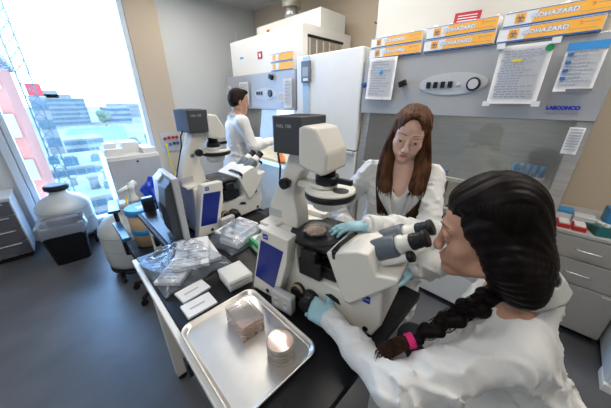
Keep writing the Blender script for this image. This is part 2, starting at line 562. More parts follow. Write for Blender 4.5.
# rooftop vents on the near roofs
for i, (x, y, z, r, h, lb) in enumerate(((2.3, 46, -10.25, .55, 1.8, 'white domed exhaust vent on the roof directly below the window'),
                                        (0.2, 50, -10.25, .4, 1.2, 'short grey roof vent left of the domed exhaust vent'),
                                        (4.2, 50, -10.25, .35, 1.5, 'thin grey roof vent right of the domed exhaust vent'))):
    t = thing('roof_vent', lb, 'vent', (x, y, z))
    bb = MB(); bb.cyl((0, 0, 0), (0, 0, h), r, M['o_conc'], n=16); bb.build('stack', t)
    bb = MB(); bb.ball((0, 0, h), (r * 1.4, r * 1.4, r * .8), M['o_white'], 10); bb.build('cap', t)
for i, (x, y, sx, sy, h) in enumerate(((-1.2, 46, 1.2, 1.4, 1.0), (3.6, 45, .8, 1.2, .9), (1.0, 66, 2, 2, 1.6), (5.0, 68, 1.5, 2.5, 1.2), (-1.4, 70, 1.5, 1.5, 1.4))):
    z = -10.25 if y < 60 else -10.05
    t = thing('roof_unit', ['boxy blue grey rooftop unit at the left of the nearest roof', 'small boxy rooftop unit at the right front of the nearest roof',
                            'boxy rooftop unit in the middle of the farther white roof', 'boxy rooftop unit at the right of the farther white roof',
                            'boxy rooftop unit at the left of the farther white roof'][i], 'rooftop unit', (x, y, z))
    bb = MB(); bb.box((-sx / 2, -sy / 2, 0), (sx / 2, sy / 2, h), M['o_blue'], 0.05); bb.build('housing', t)
    bb = MB(); bb.cyl((0, 0, h), (0, 0, h + .25), min(sx, sy) * .35, M['o_conc'], n=16); bb.build('fan', t)
# lattice mast
t = thing('lattice_mast', 'tall pale blue lattice mast with cross bracing outside the window', 'mast', (-0.5, 37, GZ))
bb = MB()
for (x, y) in ((-.45, -.45), (.45, -.45), (.45, .45), (-.45, .45)):
    bb.box((x - .05, y - .05, 0), (x + .05, y + .05, 28), M['o_blue'])
bb.build('uprights', t)
bb = MB()
for i in range(28):
    for sgn in (1, -1):
        bb.tube([(-.45 * sgn, -.45, i), (.45 * sgn, -.45, i + 1)], .035, M['o_blue'], 5)
    bb.tube([(-.45, -.45, i), (-.45, .45, i + 1)], .035, M['o_blue'], 5)
    bb.tube([(-.45, -.45, i), (.45, -.45, i)], .035, M['o_blue'], 5)
bb.build('bracing', t)

# ================================================================== SAFETY CABINETS ALONG THE RIGHT WALL
def rbox_x(bb, x, y0, y1, z0, z1, m, t=0.002):
    """thin plate on a face looking towards -x"""
    bb.box((x - t, y0, z0), (x, y1, z1), m)

def hood(label, y0, y1, top, side_recess, lit, panel_items=True):
    """front of panel at x = 0 local, depth .98; y0 < y1"""
    t = thing('safety_cabinet', label, 'safety cabinet', (2.0, 0, 0))
    W = y1 - y0
    # canopy: grey control panel
    bb = MB()
    bb.prism([(0.0, 1.575), (0.012, 1.985), (0.12, 1.985), (0.12, 1.60), (0.05, 1.575)], 'y', y0, y1, M['hoodgrey'], 0.006)
    bb.build('control_panel', t)
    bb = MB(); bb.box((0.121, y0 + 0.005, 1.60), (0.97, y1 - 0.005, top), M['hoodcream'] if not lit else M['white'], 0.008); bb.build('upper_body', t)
    if side_recess:
        # recess on the near side of the upper body
        bb = MB()
        bb.box((0.20, y0 - 0.012, 2.30), (0.80, y0 + 0.004, 2.325), M['black'])
        bb.box((0.20, y0 - 0.004, 2.02), (0.78, y0 + 0.004, 2.30), M['steel'])
        for k in range(5):
            bb.box((0.22 + k * .11, y0 - 0.009, 2.03), (0.235 + k * .11, y0 - .003, 2.29), M['lightgrey'])
        bb.build('side_grille', t)
    # side posts, back, deck
    for a, c in ((y0, y0 + 0.07), (y1 - 0.07, y1)):
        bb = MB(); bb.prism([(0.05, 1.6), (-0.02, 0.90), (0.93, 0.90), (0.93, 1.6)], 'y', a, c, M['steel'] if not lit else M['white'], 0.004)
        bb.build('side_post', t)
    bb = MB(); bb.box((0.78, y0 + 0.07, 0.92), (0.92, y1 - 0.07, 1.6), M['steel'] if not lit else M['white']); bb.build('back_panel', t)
    bb = MB()
    bb.box((-0.03, y0, 0.86), (0.93, y1, 0.92), M['steel'], 0.005)
    for k in range(24):
        yy = y0 + .1 + (W - .2) * k / 23
        bb.box((0.0, yy - .012, 0.919), (0.07, yy + .012, 0.9215), M['black'])
    bb.build('work_surface', t)
    bb = MB()
    bb.prism([(0.045, 1.60), (0.0, 1.15), (0.008, 1.15), (0.053, 1.60)], 'y', y0 + 0.07, y1 - 0.07, M['sash'])
    bb.build('glass_sash', t)
    bb = MB(); bb.box((-0.012, y0 + 0.07, 1.125), (0.014, y1 - 0.07, 1.155), M['steel'], 0.004); bb.build('sash_handle', t)
    bb = MB(); bb.box((0.05, y0 + 0.02, 0.06), (0.92, y1 - 0.02, 0.86), M['cream'], 0.01); bb.build('base', t)
    for yy in (y0 + .06, y1 - .06):
        for xx in (.1, .85):
            bb = MB(); bb.cyl((xx, yy, 0), (xx, yy, .06), .025, M['black'], n=14); bb.build('foot', t)
    return t

# near cabinet --------------------------------------------------
H1 = hood('wide grey fronted safety cabinet behind the two women, oval control panel', -0.11, 1.315, 2.75, False, False)
bb = MB()
def oval(bb, x, yc, zc, ry, rz, m, t=0.004, n=40):
    bb.prism([(yc + ry * math.cos(2 * PI * i / n), zc + rz * math.sin(2 * PI * i / n)) for i in range(n)], 'x', x - t, x, m)
M['ovalgrey'] = mat('oval_grey', (0.46, 0.48, 0.49), 0.4)
oval(bb, 0.004, 0.617, 1.78, 0.212, 0.070, M['lightgrey'], 0.004)
oval(bb, 0.004, 0.617, 1.78, 0.206, 0.065, M['ovalgrey'], 0.006)
bb.build('oval_console', H1)
for k in range(4):
    bb = MB(); yy = 0.764 - k * 0.0475
    bb.box((-0.012, yy - 0.014, 1.757), (-0.002, yy + 0.014, 1.797), M['black'], 0.003)
    bb.build('rocker_switch', H1)
bb = MB(); bb.lathe_dir((-0.002, 0.572, 1.775), (-1, 0, 0), [(.012, 0), (.012, .004), (.008, .006)], M['lightgrey'], 16); bb.build('indicator', H1)
bb = MB(); bb.lathe_dir((-0.002, 0.484, 1.775), (-1, 0, 0), [(.040, 0), (.040, .012), (.034, .014)], M['black'], 32); bb.build('gauge_ring', H1)
bb = MB(); bb.lathe_dir((-0.013, 0.484, 1.775), (-1, 0, 0), [(.029, 0), (.029, .004)], M['lightgrey'], 32); bb.build('gauge_face', H1)
nx = (-1, 0, 0)
text_part('maker_lettering', 'LABCONCO', 0.024, M['logo'], H1, facing((-0.004, 0.033, 1.640), nx), bold=0.0020)
text_part('model_lettering', 'BIOLOGICAL SAFETY CABINET', 0.0095, M['ink'], H1, facing((-0.003, 0.030, 1.612), nx))

def lines(bb, x, y0, y1, z0, z1, n, m, seed=1, t=0.0006):
    """printed text lines on a sheet looking towards -x; y0 is the left (far) edge"""
    rr = random.Random(seed)
    for i in range(n):
        zz = z1 - (z1 - z0) * (i + .5) / n
        a = rr.uniform(0.0, .12); c = rr.uniform(.45, 1.0)
        yy = y0 + (y1 - y0) * a
        ye = y0 + (y1 - y0) * c
        hh = (z1 - z0) / n * .22
        bb.box((x - t, min(yy, ye), zz - hh), (x, max(yy, ye), zz + hh), m)

# papers taped on the panel
def notice(name, label, x, ya, yb, z0, z1, nlines, seed, slant=0.0, extra=None, m='paper'):
    """ya = left edge as seen (larger y), yb = right edge"""
    t = thing(name, label, 'paper', (x, (ya + yb) / 2, z1), rot=(slant, 0, 0))
    hw = (ya - yb) / 2
    h = z1 - z0
    bb = MB()
    bb.sheet(lambda u, v: (-0.004 - 0.012 * v * v * (0.4 + 0.6 * math.sin(3 * u)), hw - 2 * hw * u, -h * v), 8, 10, M[m], 0.0006)
    bb.build('sheet', t)
    bb = MB()
    rr = random.Random(seed)
    for i in range(nlines):
        v = 0.10 + 0.82 * i / nlines
        a = rr.uniform(.08, .16); c = rr.uniform(.5, .92)
        for q in range(6):
            u0 = a + (c - a) * q / 6; u1 = a + (c - a) * (q + .8) / 6
            xx = -0.0055 - 0.012 * v * v * (0.4 + 0.6 * math.sin(3 * (u0 + u1) / 2))
            bb.box((xx - .0008, hw - 2 * hw * u1, -h * v - h * .009), (xx, hw - 2 * hw * u0, -h * v + h * .009), M['paleink'])
    bb.build('printed_lines', t)
    return t, hw, h
t, hw, h = notice('notice_paper', 'curling printed sheet taped at the left end of the near cabinet panel', 1.985, 1.256, 1.018, 1.685, 1.985, 13, 3, 0.03)
bb = MB(); bb.ball((-.012, .0, -.10), (.003, .016, .02), M['sky_blue'], 8); bb.build('blue_stamp', t)
t, hw, h = notice('notice_paper', 'large printed form with yellow highlight, taped right of the round gauge', 1.983, 0.384, 0.150, 1.660, 1.965, 18, 5, 0.0)
for (y, z) in ((hw, 0), (-hw, 0), (hw, -h), (-hw, -h)):
    bb = MB(); bb.box((-.016, y - .018, z - .014), (-.001, y + .018, z + .014), M['card']); bb.build('tape', t)
bb = MB(); bb.box((-.0085, .0, -.085), (-.006, .045, -.073), M['yellow']); bb.build('highlight', t)
bb = MB(); bb.lathe_dir((-.006, -.10, -.03), (-1, 0, 0), [(.018, 0), (.018, .001)], M['green'], 16); bb.build('green_stamp', t)
t, hw, h = notice('notice_paper', 'white leaflet with a blue header band at the right end of the cabinet panel', 1.985, 0.098, -0.047, 1.722, 1.945, 11, 8, 0.0)
bb = MB(); bb.box((-.0065, -hw, -.035), (-.004, hw, 0), M['sky_blue']); bb.build('header_band', t)
bb = MB(); bb.box((-.020, -hw, -h), (-.013, hw * .3, -h + .012), M['ink']); bb.build('footer_bar', t)
for k in range(4):
    bb = MB(); bb.box((-.0135, hw * .55, -.06 - .036 * k), (-.0085, hw * .85, -.045 - .036 * k), M['boxblue']); bb.build('pictogram', t)
t = thing('notice_paper', 'small printed card on the right steel post of the near cabinet', 'paper', (2.010, -0.052, 1.545))
bb = MB(); bb.sheet(lambda u, v: (-.004 - .06 * v * .25 + 0.0, .028 - .062 * u, -.14 * v), 2, 2, M['paper'], .0006); bb.build('sheet', t)
bb = MB()
for k in range(8): bb.box((-.0075 - .0021 * k, -.028, -.012 - .015 * k), (-.0045 - .0021 * k, .022, -.009 - .015 * k), M['paleink'])
bb.build('printed_lines', t)
t = thing('binder_clip', 'black clip stuck on the grey panel beside the curling sheet', 'clip', (1.985, 0.952, 1.795), rot=(R(-20), 0, 0))
bb = MB(); bb.box((-.02, -.028, -.02), (0.01, .028, .02), M['black'], .006); bb.build('body', t)
bb = MB(); bb.tube([(-.02, -.015, -.01), (-.035, -.01, .012), (-.035, .01, .012), (-.02, .015, -.01)], .003, M['black'], 6); bb.build('wire', t)
# blue suction hook far left
t = thing('blue_dial', 'dark blue round knob at the far left end of the near cabinet panel', 'knob', (2.004, 1.30, 1.80))
bb = MB(); bb.lathe_dir((0, 0, 0), (-1, 0, 0), [(.022, 0), (.022, .014), (.014, .018)], M['boxblue'], 20); bb.build('cap', t)
bb = MB(); bb.box((-.024, -.003, -.016), (-.017, .003, .016), M['bluegrey']); bb.build('grip', t)

# pipette boxes on the ledge -----------------------------------------------------
def biohazard(bb, x, y, z, r, m):
    """three open rings around a small centre, facing -x"""
    for k in range(3):
        a = PI / 2 + k * 2 * PI / 3
        cy, cz = y + math.cos(a) * r * .52, z + math.sin(a) * r * .52
        n = 14
        pts = []
        for i in range(n + 1):
            q = a + R(35) + (2 * PI - R(70)) * i / n
            pts.append((x, cy + math.cos(q) * r * .46, cz + math.sin(q) * r * .46))
        bb.tube(pts, r * .13, m, 4)
    bb.tube([(x, y + math.cos(2 * PI * i / 12) * r * .3, z + math.sin(2 * PI * i / 12) * r * .3) for i in range(13)], r * .07, m, 4)

def pip_box(label, x, ya, yb, z0, h, group, text=True, tilt=0.0, plain=False):
    top_ = 'upper' in label
    t = thing('pipette_bag_box', label, 'box', (x, (ya + yb) / 2, z0), rot=(tilt, 0, 0), group=group)
    hw = (ya - yb) / 2
    bb = MB(); bb.box((0, -hw, 0), (0.095, hw, h), M['card'], .002)
    bb.build('carton', t)
    yo = hw * (.42 if text else .30)
    bb = MB(); bb.prism([(-hw * .985, h * .10), (yo, h * .10), (yo - hw * .10, h * .90), (-hw * .985, h * .90)], 'x', -.0012, -.0001, M['orange']); bb.build('orange_band', t)
    bb = MB(); bb.box((-.0016, -hw * .985, 0), (-.0001, hw * .985, h * .09), M['boxblue']); bb.build('blue_band', t)
    bb = MB(); bb.box((-.0016, -hw * .985, h * .93), (-.0001, hw * .985, h * .97), M['boxblue']); bb.build('blue_line', t)
    sy = hw * .66
    bb = MB(); bb.box((-.0018, sy - h * .32, h * .22), (-.0012, sy + h * .32, h * .84), M['orange']); bb.build('warning_square', t)
    if text:
        bb = MB(); biohazard(bb, -.0022, sy, h * .52, h * .26, M['ink']); bb.build('biohazard_symbol', t)
        sx_ = min(1.15, hw / .17)
        text_part('lettering_outline', 'BIOHAZARD', h * .40, M['sky_blue'], t, facing((-.0014, hw * .02, h * .52), nx), depth=.0003, bold=h * .030, sx=sx_)
        text_part('lettering', 'BIOHAZARD', h * .40, M['card'], t, facing((-.0020, hw * .02, h * .52), nx), depth=.0003, bold=h * .012, sx=sx_)
        bb = MB(); bb.tube([(-.0016, -hw * .60 + h * .09 * math.cos(q), h * .66 + h * .09 * math.sin(q)) for q in [.6 + 4.6 * i / 12 for i in range(13)]], .0011, M['red'], 4); bb.build('swirl_mark', t)
        bb = MB(); bb.box((-.0014, -hw * .92, h * .64), (-.0011, -hw * .66, h * .70), M['tan']); bb.build('small_print', t)
        bb = MB(); bb.box((-.0014, -hw * .90, h * .28), (-.0011, -hw * .42, h * .32), M['tan']); bb.build('small_print', t)
    # torn perforated lid standing up behind
    bb = MB()
    rr = random.Random(int(ya * 100))
    n = 14
    poly = [(hw, h - .004)] + [(hw - 2 * hw * i / n, h - .001 + (rr.choice((.0, .003, .022, .03)) if top_ else 0)) for i in range(n + 1)] + [(-hw, h - .004)]
    bb.prism(poly, 'x', .09, .0925, M['card']); bb.build('torn_flap', t)
    return t
G1 = 'orange banded cartons on the near cabinet'
zt = 1.987
hh = .070
pip_box('short orange biohazard carton, lower one at the left end of the near cabinet', 2.0, 1.275, 0.862, zt, hh, G1)
pip_box('short orange biohazard carton, upper one at the left end of the near cabinet', 2.003, 1.27, 0.865, zt + hh + .003, hh * .95, G1)
pip_box('middle orange biohazard carton, lower one, under the red label', 2.0, 0.842, 0.432, zt, hh, G1)
pip_box('middle orange biohazard carton, upper one, beneath the red label', 2.003, 0.838, 0.435, zt + hh + .003, hh, G1)
pip_box('long orange biohazard carton, lower one at the right end of the near cabinet', 2.0, 0.418, 0.0, zt, hh, G1)
pip_box('long orange biohazard carton, upper one at the right end of the near cabinet', 2.003, 0.408, -0.025, zt + hh + .003, hh, G1)
t = thing('red_label', 'red printed label standing above the middle orange cartons', 'label', (2.06, 0.625, zt + 2 * hh + .003), rot=(R(3), 0, 0))
bb = MB(); bb.box((0, -.075, 0), (.004, .075, .062), M['darkred'], .001); bb.build('card', t)
bb = MB()
for k in range(3): bb.box((-.001, -.055, .014 + k * .014), (0, .055, .018 + k * .014), M['card'])
bb.build('printed_lines', t)

# inside the near cabinet: blue tube rack and small items
t = thing('tube_rack', 'blue rack of capped tubes inside the near cabinet at its right', 'rack', (2.42, 0.10, 0.99))
bb = MB(); bb.box((-.06, -.10, .16), (.06, .10, .175), M['lightgrey'], .003); bb.box((-.05, -.09, -.07), (-.04, .09, .16), M['lightgrey']); bb.box((.04, -.09, -.07), (.05, .09, .16), M['lightgrey']); bb.build('stand', t)
for k in range(5):
    bb = MB(); bb.cyl((-.02, -.08 + k * .04, .176), (-.02, -.08 + k * .04, .255), .016, M['sky_blue'], n=12); bb.build('tube', t)
t = thing('bottle', 'small clear bottle standing inside the near cabinet, behind the standing woman', 'bottle', (2.35, 0.62, 0.92))
bb = MB(); bb.lathe((0, 0, 0), [(.035, 0), (.037, .01), (.037, .12), (.016, .15), (.016, .18)], M['clear']); bb.build('body', t)
bb = MB(); bb.cyl((0, 0, .18), (0, 0, .205), .019, M['sky_blue'], n=16); bb.build('cap', t)

# far cabinet ------------------------------------------------------
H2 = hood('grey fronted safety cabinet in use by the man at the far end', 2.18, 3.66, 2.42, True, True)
for yy, zz in ((3.38, 2.20), ):
    bb = MB(); bb.box((.118, yy - .04, zz), (.1205, yy + .04, zz + .022), M['sky_blue']); bb.build('blue_sticker', H2)
bb = MB(); bb.box((.118, 2.90, 2.16), (.1205, 3.00, 2.24), M['darkred']); bb.box((.1165, 2.93, 2.18), (.118, 2.97, 2.22), M['card']); bb.build('red_sticker', H2)
bb = MB()
oval(bb, 0.004, 2.72, 1.75, 0.23, 0.07, M['ovalgrey'], 0.005); bb.build('oval_console', H2)
bb = MB(); bb.lathe_dir((0.0, 2.62, 1.755), (-1, 0, 0), [(.040, 0), (.040, .012), (.030, .014)], M['black'], 24); bb.build('gauge_ring', H2)
for k in range(3):
    bb = MB(); bb.box((-.010, 2.78 + k * .05, 1.74), (0, 2.805 + k * .05, 1.78), M['black'], .003); bb.build('rocker_switch', H2)
t = thing('binder_clip', 'black clip on the far cabinet panel above its round gauge', 'clip', (1.994, 2.58, 1.93), rot=(R(20), 0, 0))
bb = MB(); bb.box((-.022, -.03, -.026), (0.01, .03, .026), M['black'], .006); bb.build('body', t)
bb = MB(); bb.tube([(-.02, -.015, -.01), (-.035, -.01, .018), (-.035, .01, .018), (-.02, .015, -.01)], .003, M['black'], 6); bb.build('wire', t)
for (ya, yb, z0, z1, lb, sd) in ((3.62, 3.50, 1.66, 1.86, 'small sheet at the left end of the far cabinet panel', 1),
                                 (3.28, 3.06, 1.60, 1.90, 'printed sheet on the far cabinet panel just behind the man', 2),
                                 (2.46, 2.34, 1.66, 1.76, 'small card below the black clip on the far cabinet panel', 6),
                                 (2.34, 2.21, 1.60, 1.90, 'tall printed sheet at the right end of the far cabinet panel', 9)):
    notice('notice_paper', lb, 1.985, ya, yb, z0, z1, 7, sd)
G2 = 'orange banded cartons on the far cabinet'
pip_box('small orange banded carton on the far cabinet, lower of two', 2.012, 2.60, 2.205, 1.988, .085, G2, text=False)
pip_box('small orange banded carton on the far cabinet, upper of two', 2.014, 2.60, 2.21, 2.076, .085, G2, text=False)
# exhaust box and duct on top
t = thing('exhaust_housing', 'pale metal exhaust box with an orange sticker on top of the far cabinet', 'exhaust housing', (2.45, 2.15, 2.421))
bb = MB(); bb.box((0.0, 0.08, 0), (.45, 1.30, .20), M['white'], .006); bb.build('box', t)
bb = MB(); bb.box((-.002, 1.00, .05), (0, 1.07, .14), M['orange']); bb.box((-.003, 1.01, .10), (-.002, 1.06, .13), M['red']); bb.build('sticker', t)
bb = MB(); bb.cyl((.15, .72, .20), (.15, .72, .34), .085, M['aluminium']); bb.cyl((.15, .72, .25), (.15, .72, .27), .095, M['aluminium']); bb.cyl((.15, .72, .34), (.15, .72, .675), .12, M['steel']); bb.build('duct', t)
t = thing('orange_flask', 'glowing orange flask held under the far cabinet sash', 'flask', (2.05, 2.52, 0.925))
bb = MB(); bb.lathe((0, 0, 0), [(.055, 0), (.06, .02), (.05, .07), (.02, .12), (.02, .15)], M['amber']); bb.build('body', t)
bb = MB(); bb.cyl((0, 0, .15), (0, 0, .175), .023, M['card'], n=14); bb.build('cap', t)
lamp = area_light('cabinet_lamp', (2.3, 2.84, 1.57), (0, 0, 0), 0.2, 1.0, 9, (1.0, 0.97, 0.9))
lamp2 = area_light('cabinet_lamp', (2.3, 0.6, 1.57), (0, 0, 0), 0.15, 1.0, 1.2, (1.0, 0.97, 0.9))

# ================================================================== ULTRA-LOW FREEZER
t = thing('freezer', 'tall white upright freezer between the two safety cabinets', 'freezer', (2.0, 1.735, 0))
bb = MB(); bb.box((.06, -.40, .08), (.95, .41, 2.09), M['cream'], .012); bb.build('body', t)
bb = MB(); bb.box((0, -.40, 1.23), (.058, .41, 2.09), M['white'], .012); bb.build('upper_door', t)
bb = MB(); bb.box((0, -.40, .14), (.058, .41, 1.222), M['white'], .012); bb.build('lower_door', t)
bb = MB(); bb.box((-.012, .22, 1.25), (-.0005, .31, 2.08), M['handleblue'], .004); bb.build('handle_strip', t)
bb = MB(); bb.box((-.03, .19, 1.845), (-.012, .315, 2.04), M['bluegrey'], .008); dsp = bb.build('display', t)
bb = MB(); bb.box((-.032, .215, 1.90), (-.0305, .292, 1.985), M['grey']); bb.build('screen', dsp)
bb = MB(); bb.box((-.033, .215, 1.86), (-.0305, .28, 1.885), M['card']); bb.build('label', dsp)
bb = MB(); bb.box((-.03, -.385, 1.195), (-.001, -.17, 1.225), M['lightgrey'], .006); bb.build('latch', t)
bb = MB(); bb.box((-.002, -.39, 1.224), (0.058, .40, 1.229), M['black']); bb.build('door_gasket', t)
for yy in (-.32, .33):
    for xx in (.12, .86):
        bb = MB(); bb.cyl((xx, yy - .015, .04), (xx, yy + .015, .04), .04, M['black'], n=16); bb.build('caster', t)
# gas taps on the wall above the freezer
for i, (y, z, lb) in enumerate(((1.80, 2.45, 'leftmost of three metal gas taps on the wall above the freezer'),
                                (1.58, 2.42, 'middle one of three metal gas taps on the wall above the freezer'),
                                (1.39, 2.42, 'rightmost of three metal gas taps on the wall above the freezer'))):
    t = thing('gas_tap', lb, 'tap', (3.05, y, z), group=None)
    bb = MB(); bb.lathe_dir((0, 0, 0), (-1, 0, 0), [(.03, 0), (.03, .01), (.012, .014), (.012, .12)], M['aluminium'], 16); bb.build('body', t)
    bb = MB(); bb.cyl((-.12, 0, 0), (-.12, 0, -.06), .009, M['aluminium'], n=10); bb.build('nozzle', t)
    bb = MB()
    for k in range(4):
        a = k * PI / 2 + .4
        bb.tube([(-.10, 0, .02), (-.10 + .03 * math.cos(a), .05 * math.sin(a), .045)], .007, M['darkgrey'], 6)
    bb.cyl((-.10, 0, 0), (-.10, 0, .04), .008, M['aluminium'], n=10); bb.build('handle', t)

# ================================================================== DRAWERS AT THE RIGHT
t = thing('drawer_unit', 'warm grey three drawer unit at the right wall, small items on top', 'drawers', (2.4, -0.36, 0))
bb = MB(); bb.box((.005, -.24, .07), (.64, .24, .81), M['drawergrey'], .003); bb.box((.06, -.23, 0), (.62, .23, .07), M['black']); bb.build('body', t)
for (z0, z1) in ((.640, .803), (.450, .633), (.075, .443)):
    bb = MB(); bb.box((-.018, -.238, z0), (.004, .238, z1), M['drawergrey'], .004); dr = bb.build('drawer', t)
    if z0 > .3:
        zz = (z0 + z1) / 2
        bb = MB(); bb.tube([(-.018, -.065, zz), (-.04, -.062, zz), (-.043, -.05, zz), (-.043, .05, zz), (-.04, .062, zz), (-.018, .065, zz)], .0045, M['aluminium'], 8); bb.build('handle', dr)
    bb = MB(); bb.box((-.0195, -.2, z1 - .022), (-.018, -.15, z1 - .012), M['card']); bb.build('label', dr)
bb = MB(); bb.box((-.02, -.245, .81), (.645, .245, .835), M['lightgrey'], .004); bb.build('top', t)
t = thing('cabinet', 'pale blue grey cabinet side with a beige foot at the right edge', 'cabinet', (2.0, -1.05, 0))
bb = MB(); bb.box((.02, -.4, .06), (1.0, .435, .9), M['coolwhite'], .004); bb.build('body', t)
bb = MB(); bb.box((0, -.4, 0), (.16, .437, .06), M['cream'], .006); bb.build('foot', t)
bb = MB(); bb.box((0.0, -.39, .08), (.02, .42, .88), M['coolwhite'], .004); bb.build('door', t)
bb = MB(); bb.box((-.02, -.41, .9), (1.02, .437, .93), M['lightgrey'], .004); bb.build('top', t)
# things on the drawer unit
Gc = 'flat red edged reagent cartons on the drawer unit'
for i, (x, y, rz, mm, lb) in enumerate(((2.47, -.19, .1, 'red', 'small red edged clear box at the front left of the drawer unit'),
                                        (2.47, -.27, .05, 'red', 'small red edged clear box, second from the left on the drawer unit'))):
    t = thing('sample_box', lb, 'box', (x, y, .835), rz, group=Gc)
    bb = MB(); bb.box((-.06, -.035, 0), (.06, .035, .03), M[mm], .004); bb.build('tray', t)
    bb = MB(); bb.box((-.05, -.028, .03), (.05, .028, .04), M['card'], .003); bb.build('lid', t)
t = thing('tube_holder', 'dark teal angled tube holder on the drawer unit', 'rack', (2.5, -.37, .835), .3)
bb = MB(); bb.prism([(-.09, 0), (.09, 0), (.09, .03), (-.09, .07)], 'y', -.05, .05, M['teal'], .004); bb.build('holder', t)
for k in range(4):
    bb = MB(); bb.cyl((-.06 + .04 * k, 0, .05), (-.06 + .04 * k, 0, .085 - .008 * k), .012, M['card'], n=12); bb.build('vial', t)
t = thing('blue_box', 'small blue topped tip box at the back of the drawer unit', 'box', (2.66, -.17, .835))
bb = MB(); bb.box((-.05, -.06, 0), (.05, .06, .05), M['card'], .004); bb.build('base', t)
bb = MB(); bb.box((-.05, -.06, .05), (.05, .06, .075), M['sky_blue'], .006); bb.build('lid', t)
t = thing('clear_box', 'clear tip box with pale lid behind the red edged boxes', 'box', (2.62, -.29, .835))
bb = MB(); bb.box((-.05, -.055, 0), (.05, .055, .045), M['card'], .004); bb.build('base', t)
bb = MB(); bb.box((-.05, -.055, .045), (.05, .055, .06), M['coolwhite'], .006); bb.build('lid', t)
rr = random.Random(5)
for i in range(6):
    t = thing('red_cap_bottle', 'red capped bottle on the drawer unit, %s of its %s row' % (('nearest', 'middle', 'farthest')[i % 3], ('left', 'right')[i // 3]), 'bottle',
              (2.48 + .09 * (i % 3), -.48 - .055 * (i // 3), .835), group='red capped bottles on the drawer unit')
    bb = MB(); bb.lathe((0, 0, 0), [(.022, 0), (.023, .005), (.023, .045), (.018, .055)], M['darkred'], 16); bb.build('body', t)
    bb = MB(); bb.lathe((0, 0, .055), [(.02, 0), (.02, .022), (.017, .026)], M['red'], 16); bb.build('cap', t)
t = thing('blue_box', 'bright blue box standing at the back right of the drawer unit', 'box', (2.78, -.46, .835), .1)
bb = MB(); bb.box((-.07, -.06, 0), (.07, .06, .11), M['sky_blue'], .004); bb.build('carton', t)
bb = MB(); bb.box((-.0715, -.03, .03), (-.07, .03, .08), M['card']); bb.build('label', t)

# ================================================================== BENCHES
def bench(label, x0, x1, y0, y1, rail='cream'):
    t = thing('lab_bench', label, 'bench', (x0, y0, 0))
    W, D = x1 - x0, y1 - y0
    bb = MB(); bb.box((0.022, 0, .865), (W, D, .90), M['benchtop'], .004); bb.build('worktop', t)
    bb = MB(); bb.box((0, 0, .868), (.022, D, .896), M[rail], .004); bb.build('edge_rail', t)
    for xr in (.02, W - .06):
        bb = MB(); bb.box((xr, .03, .80), (xr + .03, D - .03, .865), M['cream'], .003); bb.build('apron', t)
    for xx in (.03, W - .10):
        for yy in (.05, D - .12):
            bb = MB(); bb.box((xx, yy, .04), (xx + .06, yy + .06, .865), M['cream'], .005); lg = bb.build('leg', t)
            bb = MB(); bb.cyl((xx + .03, yy + .03, 0), (xx + .03, yy + .03, .04), .028, M['black'], n=14); bb.build('levelling_foot', lg)
    bb = MB(); bb.box((-.006, D * .36, .80), (.02, D * .36 + .04, .865), M['black'], .004); bb.build('cable_clip', t)
    return t
bench('long black topped lab bench in the foreground with a cream edge rail', .11, .95, .24, 1.42)
bench('shorter black topped bench beyond it carrying the farther microscope', .28, .95, 1.425, 2.05, rail='blackmatte')

